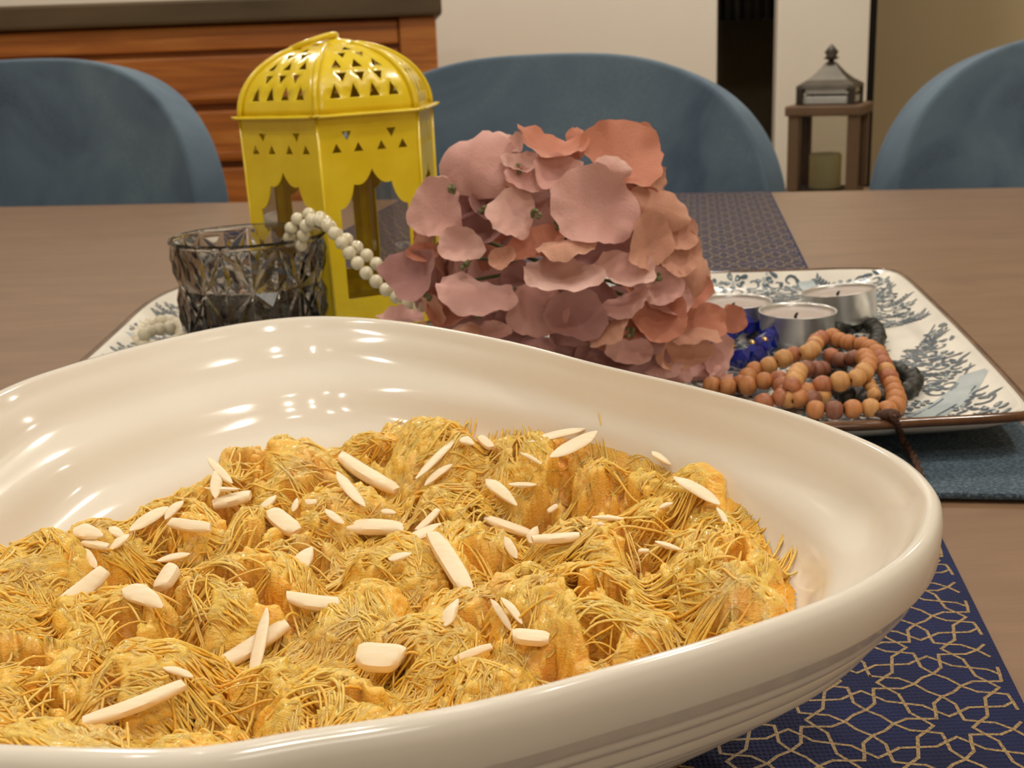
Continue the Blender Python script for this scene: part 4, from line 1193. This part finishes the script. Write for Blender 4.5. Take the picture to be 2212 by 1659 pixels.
# ================================================================== pearl string
pn = thing('pearl_necklace', 'string of cream pearls hanging doubled over the rim of the smoky glass', 'necklace', GP(0, 0, GB) + Vector((g0.x, g0.y, 0)))
V0, F0 = lathe([(.0003, -.00325)] + [(.00325 * math.cos(a), .00325 * math.sin(a)) for a in [(-PI / 2 + PI * i / 10) for i in range(1, 10)]] + [(.0003, .00325)], 14)
pearl_me = None
def pearl(p, sc=1.0):
    global pearl_me
    if pearl_me is None:
        o = mesh_obj('pearl', V0, F0, M_pearl); pearl_me = o.data
    else:
        o = bpy.data.objects.new('pearl', pearl_me); COL.objects.link(o)
    o.location = p; o.scale = (sc,) * 3; o.rotation_euler = (RND.uniform(0, 3), RND.uniform(0, 3), 0); part(o, pn)
rimR = g0.y
inner_p = [(625, 533, .598), (626, 511, .594), (633, 484, .590), (659, 463, .590), (692, 470, .588), (713, 489, .578), (730, 508, .573)]
sA = inner_p + [(750, 518, .570), (771, 534, .568), (791, 551, .566), (811, 568, .564), (831, 586, .562), (850, 604, .560), (870, 622, .556), (890, 640, .550), (912, 655, .545)]
sB = [(650, 530, .588), (657, 501, .584), (667, 478, .580), (690, 476, .574), (714, 494, .568), (730, 514, .564), (746, 535, .561), (760, 554, .559), (777, 574, .557), (796, 595, .555), (816, 611, .553), (836, 627, .551), (856, 641, .549), (877, 653, .547), (898, 660, .545), (918, 664, .542)]
lists = []
for s in (sA, sB):
    pts = resample(catmull([atd(*q) for q in s], 10), .0063)
    for p in pts: pearl(p, 1.0)
    V, Fc = tube(pts, .0004, 5); part(mesh_obj('thread', V, Fc, M_cream), pn)

# ================================================================== pink hydrangea
HC = atd(1190, 575, .535)
fl = thing('hydrangea_flower', 'large artificial pink hydrangea head lying on the tray before the yellow lantern', 'flower', Vector((HC.x, HC.y, TZ + TB + .0064)))
HRX, HRY, HRZ = .076, .060, .062
def petal(c, n, up, sx, sy, mat, seed, cup=.22, ruff=.05, tint0=.5):
    r_ = random.Random(seed)
    n = n.normalized(); up = (up - n * up.dot(n)).normalized(); rt_ = up.cross(n)
    NA, NRG = 40, 9
    ph = [r_.uniform(0, 6.28) for _ in range(4)]
    cup = cup * r_.uniform(.4, 1.3) * r_.choice((1, 1, 1, -1)); fold = r_.uniform(-.38, .38)
    V, Fc, T = [], [], []
    for j in range(NRG + 1):
        q = j / NRG
        for i in range(NA):
            a = 2 * PI * i / NA
            ed = 1 + .055 * math.sin(3 * a + ph[0]) + .035 * math.sin(5 * a + ph[1]) + .02 * math.sin(11 * a + ph[2]) + .014 * math.sin(17 * a + ph[3])
            ed *= 1 - .20 * max(0, -math.sin(a)) ** 3            # narrows towards the base
            x = math.cos(a) * q * ed; y = math.sin(a) * q * ed
            vein = .034 * math.sin(13 * math.atan2(x, y + 1.35)) * q
            z = cup * (q * q - .4) + fold * x * x + ruff * q ** 4 * math.sin(4 * a + ph[2]) + ruff * .6 * q ** 5 * math.sin(9 * a + ph[1]) + vein
            V.append(c + rt_ * (x * sx) + up * (y * sy) + n * (z * (sx + sy) * .5)); 
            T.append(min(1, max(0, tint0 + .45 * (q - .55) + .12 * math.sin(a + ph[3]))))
    for j in range(NRG):
        for i in range(NA):
            i2 = (i + 1) % NA; Fc.append((j * NA + i, j * NA + i2, (j + 1) * NA + i2, (j + 1) * NA + i))
    o = np_obj('petal', [tuple(v) for v in V], Fc, mat, None, True, T); part(o, fl); return o
PP, PE, PM, PO, PB = M_pet
# centre x, centre y, width, height, turn (degrees), material, layer (mm towards the viewer), tint
PET = [(1020, 354, 162, 146, 5, PP, 4, .45), (940, 456, 112, 134, 0, PP, 4, .5), (902, 590, 110, 114, 0, PM, 5, .5), (994, 533, 98, 80, 8, PB, 4, .45), (1104, 464, 100, 112, 30, PB, 7, .35),
       (1286, 453, 186, 172, 10, PP, 8, .45), (1202, 373, 98, 86, 0, PP, 3, .4), (1187, 320, 146, 60, 14, PO, 1, .5), (1343, 339, 172, 134, 25, PO, 0, .6), (1214, 597, 170, 82, 4, PB, 8, .6),
       (1351, 590, 130, 80, 8, PB, 6, .55), (1400, 525, 86, 132, 18, PE, 7, .4), (1422, 453, 132, 98, 15, PE, 2, .4), (1468, 552, 86, 108, 20, PE, 2, .4), (1513, 604, 62, 116, 5, PE, -1, .5),
       (1222, 532, 124, 42, -5, PE, 9, .7), (1160, 536, 128, 70, -14, PO, 4, .35), (1026, 631, 168, 90, 10, PP, 8, .6), (1160, 665, 130, 128, 0, PP, 2, .25), (1240, 682, 132, 116, 12, PM, 5, .5),
       (1352, 658, 104, 56, -24, PP, 6, .5), (1424, 676, 118, 124, 30, PO, 5, .3), (1504, 690, 128, 92, 0, PO, 3, .4), (1582, 686, 62, 66, 30, PO, 0, .2), (1446, 642, 94, 78, 0, PP, 2, .55),
       (1362, 760, 100, 64, 0, PP, 9, .6), (1470, 762, 124, 78, -15, PE, 9, .6), (1512, 782, 98, 78, 0, PP, 8, .55), (1545, 768, 54, 100, 20, PP, 9, .5), (1432, 790, 90, 52, 0, PP, 11, .5),
       (1160, 738, 78, 40, 0, PM, 8, .4), (1066, 712, 70, 44, 0, PP, 8, .5), (866, 684, 100, 36, 0, PP, 6, .6), (934, 664, 36, 78, -30, PE, 6, .5), (1012, 704, 68, 28, 0, PE, 9, .5),
       (968, 682, 96, 58, 0, PO, 1, .1), (1066, 314, 100, 78, 0, PB, -2, .4), (1116, 312, 36, 44, 0, PB, 0, .6), (1126, 352, 78, 44, 0, PB, 2, .5), (1134, 390, 90, 52, 20, PP, 3, .4),
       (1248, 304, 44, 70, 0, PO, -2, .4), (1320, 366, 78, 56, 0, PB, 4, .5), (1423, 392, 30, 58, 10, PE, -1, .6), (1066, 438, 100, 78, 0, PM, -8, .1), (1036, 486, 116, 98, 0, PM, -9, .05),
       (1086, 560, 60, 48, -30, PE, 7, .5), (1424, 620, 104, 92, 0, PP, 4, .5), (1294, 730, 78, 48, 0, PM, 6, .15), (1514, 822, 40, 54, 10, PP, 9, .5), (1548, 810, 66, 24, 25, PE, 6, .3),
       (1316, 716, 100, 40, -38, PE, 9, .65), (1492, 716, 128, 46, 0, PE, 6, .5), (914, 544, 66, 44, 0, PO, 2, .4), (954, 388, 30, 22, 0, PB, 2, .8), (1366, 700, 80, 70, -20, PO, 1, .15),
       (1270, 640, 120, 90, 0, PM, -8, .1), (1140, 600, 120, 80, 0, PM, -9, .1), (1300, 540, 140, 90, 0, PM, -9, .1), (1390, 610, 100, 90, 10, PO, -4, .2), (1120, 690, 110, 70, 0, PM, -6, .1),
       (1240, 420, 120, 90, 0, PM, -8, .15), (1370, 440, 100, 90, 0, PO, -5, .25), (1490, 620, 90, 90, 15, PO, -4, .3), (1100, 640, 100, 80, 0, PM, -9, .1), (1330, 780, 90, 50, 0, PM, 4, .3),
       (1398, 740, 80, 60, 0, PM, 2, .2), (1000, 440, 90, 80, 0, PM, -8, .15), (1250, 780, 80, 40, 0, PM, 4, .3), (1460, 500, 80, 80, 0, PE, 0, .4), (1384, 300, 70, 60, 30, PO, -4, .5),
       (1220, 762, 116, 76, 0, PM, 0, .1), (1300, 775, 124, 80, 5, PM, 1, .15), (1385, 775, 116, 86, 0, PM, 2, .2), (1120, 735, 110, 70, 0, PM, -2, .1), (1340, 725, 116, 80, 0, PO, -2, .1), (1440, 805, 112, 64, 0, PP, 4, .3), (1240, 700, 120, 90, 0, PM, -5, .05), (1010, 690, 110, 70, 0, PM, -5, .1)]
def helli(px, py):                           # front of the flower head under a pixel
    u = (px - 1205) / (FPX * HRX / HC.y) ; v_ = (py - 565) / (FPX * HRZ / HC.y)
    q = max(0.0, 1 - u * u * .9 - v_ * v_ * .85)
    return HC.y - HRY * math.sqrt(q) * .8, u, v_
for i, (x, y, w_, h_, rot, mt, lay, t0) in enumerate(PET):
    D_, u, v_ = helli(x, y); D_ -= lay * .001
    c = atd(x, y, D_); d = (CAMP - c).normalized(); k = D_ / FPX
    r_ = random.Random(100 + i)
    R1 = Quaternion(d, math.radians(-rot)); up = R1 @ _u; rt_ = up.cross(d)
    asp = h_ / w_
    n = d.copy(); sx, sy = w_ * k * .53, h_ * k * .53
    if asp < .62:                            # a disc seen obliquely: its face is turned up
        true = .74 * w_; ang = math.acos(min(1, h_ / true)); n = d * math.cos(ang) + up * math.sin(ang); sy = true * k * .53
        up2 = up * math.cos(ang) - d * math.sin(ang)
    elif asp > 1.6:
        true = .74 * h_; ang = math.acos(min(1, w_ / true)) * (1 if u > 0 else -1); n = d * math.cos(ang) + rt_ * math.sin(ang); sx = true * k * .53; up2 = up
    else:
        yaw = .55 * u + r_.uniform(-.25, .25); pit = -.25 * v_ + .2 + r_.uniform(-.2, .25)
        n = (d + rt_ * math.tan(max(-.8, min(.8, yaw))) + up * math.tan(max(-.7, min(.7, pit)))).normalized(); up2 = up
        sx /= max(.72, math.cos(yaw)); sy /= max(.72, math.cos(pit))
    if r_.random() < .5: up2 = -up2
    petal(c, n, up2, sx, sy, mt, 500 + i, .38, .09, t0)
# the back and underside of the head
for i in range(64):
    r_ = random.Random(900 + i)
    a = r_.uniform(0, 2 * PI); zf = r_.uniform(-.75, .8)
    cs = math.sqrt(1 - zf * zf); dirv = Vector((cs * math.cos(a), cs * math.sin(a), zf))
    if dirv.y < -.12: dirv.y = abs(dirv.y)
    k = r_.uniform(.62, .86)
    c = HC + Vector((dirv.x * HRX * k, dirv.y * HRY * k, dirv.z * HRZ * k))
    if c.z < TZ + TB + .020: c.z = TZ + TB + .020 + r_.uniform(0, .008)
    px = (c.x) / c.y
    petal(c, (dirv + Vector((r_.uniform(-.3, .3), r_.uniform(-.3, .3), r_.uniform(-.3, .3)))), Vector((r_.uniform(-1, 1), .2, 1)), r_.uniform(.011, .016), r_.uniform(.011, .016), M_pet[r_.choice((0, 1, 2, 3))], 1500 + i, .2, .045, r_.uniform(.2, .5))
for x, y, lay in ((974, 408, 6), (1157, 461, 11), (1005, 574, 8), (921, 640, 7), (1043, 453, -2), (1195, 550, 10), (1362, 717, 8), (1419, 596, 6), (1122, 366, 3), (1107, 630, 0), (1035, 680, 4), (1210, 485, 0)):
    D_, u, v_ = helli(x, y); c = atd(x, y, D_ - lay * .001)
    bm = bmesh.new(); rb = random.Random(int(x))
    for q in range(7):
        r0 = bmesh.ops.create_icosphere(bm, subdivisions=1, radius=.0011)
        of = Vector((rb.uniform(-.0016, .0016), rb.uniform(-.0012, .0008), rb.uniform(-.0016, .0016))); bmesh.ops.translate(bm, verts=r0['verts'], vec=c + of)
    part(bm_obj('flower_centre', bm, M_bud), fl)
V, Fc = tube(catmull([HC + Vector((0, .01, -.01)), HC + Vector((.02, .05, -.035)), Vector((HC.x + .03, HC.y + .09, TZ + TB + .011)), Vector((HC.x + .03, HC.y + .13, TZ + TB + .0095))], 6), .0022, 8)
part(mesh_obj('stem', V, Fc, M_stem), fl)
for k_ in range(16):                          # inner stalks holding the florets
    r_ = random.Random(3000 + k_); dv = Vector((r_.uniform(-1, 1), r_.uniform(-1, .2), r_.uniform(-.7, .9))).normalized()
    V, Fc = tube([HC, HC + Vector((dv.x * HRX, dv.y * HRY, dv.z * HRZ)) * .6], .0009, 6); part(mesh_obj('stalk', V, Fc, M_stem), fl)

# ================================================================== tea lights
def tealight(px, py, D_, tilt_ax, tilt, label, seated=True):
    c = atd(px, py, D_); R0 = .0187; hgt = .0165
    R = Quaternion(Vector(tilt_ax).normalized(), math.radians(tilt)) if tilt else Quaternion()
    top = c; nrm = R @ Vector((0, 0, 1)); base = top - nrm * hgt
    t = thing('tealight_candle', label, 'candle', base, 'tealights on the patterned tray')
    q3 = R.to_matrix()
    prof = [(0, 0), (.0170, 0), (.0180, .0008), (R0 - .0004, .004), (R0, hgt - .0008), (R0 + .0006, hgt - .0002), (R0 + .0006, hgt + .0003), (R0 - .0001, hgt + .0002), (R0 - .0005, hgt - .0008), (R0 - .0008, .003), (0, .003)]
    V, Fc = lathe(prof, 44); part(mesh_obj('metal_cup', [base + q3 @ Vector(p) for p in V], Fc, M_alu), t)
    prof = [(R0 - .0009, .0031), (R0 - .0009, hgt - .0014), (R0 - .003, hgt - .0019), (.008, hgt - .0021), (.002, hgt - .0019), (0, hgt - .0019)]
    V, Fc = lathe(prof, 36); part(mesh_obj('wax', [base + q3 @ Vector(p) for p in V], Fc, M_wax), t)
    V, Fc = tube([base + q3 @ Vector(p) for p in ((-.003, -.008, hgt - .0028), (-.003, -.0082, hgt - .001), (-.0026, -.0084, hgt + .0002), (-.0018, -.0086, hgt + .0008))], [.0007, .0008, .0007, .0004], 6)
    part(mesh_obj('wick', V, Fc, M_wick), t)
    return t
zt_ = TB + .0062 + .0165
def dep(px, py, z): return at(px, py, z).y
tealight(1723, 671, dep(1723, 671, zt_), (1, 0, 0), 0, 'silver tealight in front, standing flat between the blue bracelet and black beads')
d2 = dep(1723, 671, zt_) + .030
tealight(1812, 626, d2, (.55, 1, 0), -6.5, 'tilted silver tealight leaning behind the front one', False)
tealight(1588, 650, dep(1588, 650, zt_ - .0008), (1, 0, 0), 0, 'silver tealight half hidden by the pink flower')

# ================================================================== wooden prayer beads
pb = thing('prayer_beads', 'heap of tan and reddish wooden prayer beads with brown cord on the tray edge', 'prayer beads', at(1760, 870, TB + .008))
BR = .0041
prof = [(.0011, -.0036), (.0022, -.0035), (.0033, -.0026), (.0040, -.0011), (.0041, 0), (.0040, .0011), (.0033, .0026), (.0022, .0035), (.0011, .0036), (.0011, -.0036)]
bV, bF = lathe(prof, 14)
bead_me = []
for mt in M_bw:
    o = mesh_obj('bead', bV, bF, mt); bead_me.append(o.data); bpy.data.objects.remove(o)
def bead(p, tdir, k, sc=1.0):
    o = bpy.data.objects.new('bead', bead_me[k]); COL.objects.link(o)
    o.location = p; o.rotation_mode = 'QUATERNION'; o.rotation_quaternion = tdir.to_track_quat('Z', 'Y'); o.scale = (sc,) * 3; part(o, pb)
def zfl(D_): return TB + .0064
def bpts(L): return [at(1550 + x / 4.809, 700 + y / 4.809, TB + .0066 + BR + lay * .0062) for x, y, lay in L]
outer = [(-60, 640, 0), (60, 655, 0), (180, 640, 0), (280, 590, .1), (340, 520, .3), (420, 450, .6), (545, 430, .8), (675, 365, 1.2), (815, 312, 1.3), (960, 292, 1.5), (1040, 175, 1.2), (1170, 130, 1.2), (1290, 178, 1.2),
         (1395, 200, 1.3), (1500, 215, 1.3), (1590, 255, 1.3), (1660, 310, 1.2), (1700, 385, 1.1), (1740, 465, .9), (1780, 560, .7), (1820, 650, .5), (1852, 750, .3), (1850, 850, .1), (1750, 900, .1), (1660, 870, .2), (1480, 880, .2), (1280, 890, .2), (1090, 900, .1), (930, 880, .1)]
mid = [(310, 640, .2), (470, 595, .5), (640, 590, .5), (760, 800, .2), (950, 690, .5), (1105, 630, .9), (1280, 595, 1.1), (1450, 558, 1.3), (1560, 440, 1.5), (1520, 345, 1.5), (1290, 380, .9), (1125, 300, 1.0)]
mid2 = [(480, 820, 0), (650, 768, .3), (765, 660, 1.0), (810, 555, 1.1), (870, 470, 1.1), (985, 480, .9), (1100, 470, .5), (1210, 480, .4)]
mid3 = [(790, 770, .2), (1010, 790, .1), (1110, 730, .2), (1230, 720, .2)]
small = [(1575, 625, .5), (1600, 680, .4), (1625, 735, .3)]
cols = [2, 1, 2, 2, 0, 0, 1, 0, 1, 0, 1, 1, 2, 2, 2, 2, 2, 1, 1, 0, 1, 2, 2, 2, 2, 0, 2, 3, 2]
rbd = random.Random(9)
def strand_beads(L, cl, step=.0073):
    P = bpts(L); Cv = catmull(P, 12); pts = resample(Cv, step)
    Lc = len(pts)
    for i, p in enumerate(pts):
        a, b = pts[max(0, i - 1)], pts[min(Lc - 1, i + 1)]
        k = cl[int(i * len(cl) / Lc)] if cl else rbd.choice((0, 1, 2, 2, 3))
        bead(p, (b - a), k, rbd.uniform(.93, 1.08))
    V, Fc = tube(Cv, .0006, 5); part(mesh_obj('cord', V, Fc, M_cord), pb)
strand_beads(outer, cols); strand_beads(mid, [2, 1, 1, 0, 2, 1, 0, 0, 2, 2, 3, 1]); strand_beads(mid2, [1, 1, 0, 0, 0, 3, 3, 3]); strand_beads(mid3, None)
for x, y, lay in small:
    p = bpts([(x, y, lay)])[0]; bead(p, Vector((.2, -.5, -.3)), 0, .72)
# knot and tassel cord hanging over the tray edge onto the placemat
ck = catmull([at(1895, 893, TB + .017), at(1920, 895, TB + .019), at(1937, 912, TB + .0165), at(1945, 935, TB + .009), at(1957, 962, .0075), at(1975, 990, .0062), at(1990, 1030, .0060), at(1996, 1062, .0058)], 10)
for ph in (0, PI):
    V, Fc = tube([p + Vector((math.cos(i * .9 + ph) * .0007, 0, math.sin(i * .9 + ph) * .0007)) for i, p in enumerate(ck)], .0009, 6)
    part(mesh_obj('tassel_cord', V, Fc, M_cord), pb)
bm = bmesh.new(); r0 = bmesh.ops.create_icosphere(bm, subdivisions=2, radius=.0027); bmesh.ops.scale(bm, verts=r0['verts'], vec=(1.5, 1, .9)); bmesh.ops.translate(bm, verts=r0['verts'], vec=at(1922, 896, TB + .0185))
part(bm_obj('knot', bm, M_cord), pb)

# ================================================================== bracelets on the tray
def ringbeads(root, name, pts, rad, mat, jitter=0.0, n=0, closed=True, facet=False):
    C = catmull(pts, 12, closed)
    if closed: C.append(C[0])
    P = resample(C, rad * 1.92); me = None
    for i, p in enumerate(P[:-1] if closed else P):
        if me is None:
            bm = bmesh.new(); bmesh.ops.create_icosphere(bm, subdivisions=1 if facet else 2, radius=rad * 1.02)
            if jitter:
                for v in bm.verts: v.co *= 1 + RND.uniform(-jitter, jitter)
            o = bm_obj(name, bm, mat, None, not facet); me = o.data
        else:
            o = bpy.data.objects.new(name, me); COL.objects.link(o)
        o.location = p; o.rotation_euler = (RND.uniform(0, 6), RND.uniform(0, 6), RND.uniform(0, 6)); part(o, root)
    V, Fc = tube(C[:-1] if closed else C, .0005, 5, closed); part(mesh_obj('elastic', V, Fc, M_wick), root)
ZB = TB + .0064
bl = thing('black_bracelet', 'bracelet of dark stone beads lying under the wooden prayer beads', 'bracelet', at(1890, 770, ZB))
ringbeads(bl, 'stone_bead', [at(1808, 712, ZB + .0035), at(1842, 700, ZB + .0045), at(1880, 701, ZB + .0045), at(1897, 722, ZB + .004), at(1893, 750, ZB + .0034), at(1908, 790, ZB + .0034), at(1968, 812, ZB + .004), at(1972, 836, ZB + .0036), at(1940, 852, ZB + .0034), at(1890, 862, ZB + .0032), at(1840, 858, ZB + .0032), at(1815, 842, ZB + .0032), at(1810, 790, ZB + .0034), at(1800, 740, ZB + .0034)], .0040, M_black, .10)
bb = thing('blue_crystal_bracelet', 'deep blue faceted crystal bracelet with gold spacers beside the pink flower', 'bracelet', at(1625, 745, ZB))
bp = [at(1545, 752, ZB + .006), at(1575, 772, ZB + .0055), at(1612, 772, ZB + .0055), at(1645, 752, ZB + .0058), at(1664, 722, ZB + .0062), at(1650, 702, ZB + .0066), at(1615, 704, ZB + .0066), at(1580, 716, ZB + .0062), at(1552, 734, ZB + .006)]
ringbeads(bb, 'crystal', bp, .0058, M_blue, .16, closed=True, facet=True)
for x, y in ((1582, 749), (1625, 742), (1652, 735)):
    bm = bmesh.new(); r0 = bmesh.ops.create_icosphere(bm, subdivisions=2, radius=.0017); p = at(x, y, ZB + .0088); bmesh.ops.translate(bm, verts=r0['verts'], vec=p + (CAMP - p).normalized() * .0035); part(bm_obj('gold_spacer', bm, M_goldbead), bb)
wb = thing('cream_bead_bracelet', 'coiled bracelet of cream beads left of the smoky glass', 'bracelet', at(325, 715, ZB))
ringbeads(wb, 'cream_bead', [at(296, 727, ZB + .004), at(306, 710, ZB + .004), at(332, 698, ZB + .004), at(362, 695, ZB + .004), at(388, 704, ZB + .004), at(394, 722, ZB + .004), at(376, 742, ZB + .004), at(336, 750, ZB + .004), at(306, 743, ZB + .004)], .0040, M_cream)
ringbeads(wb, 'cream_bead', [at(312, 722, ZB + .010), at(332, 712, ZB + .010), at(356, 711, ZB + .010), at(374, 704, ZB + .010)], .0036, M_cream, closed=False)
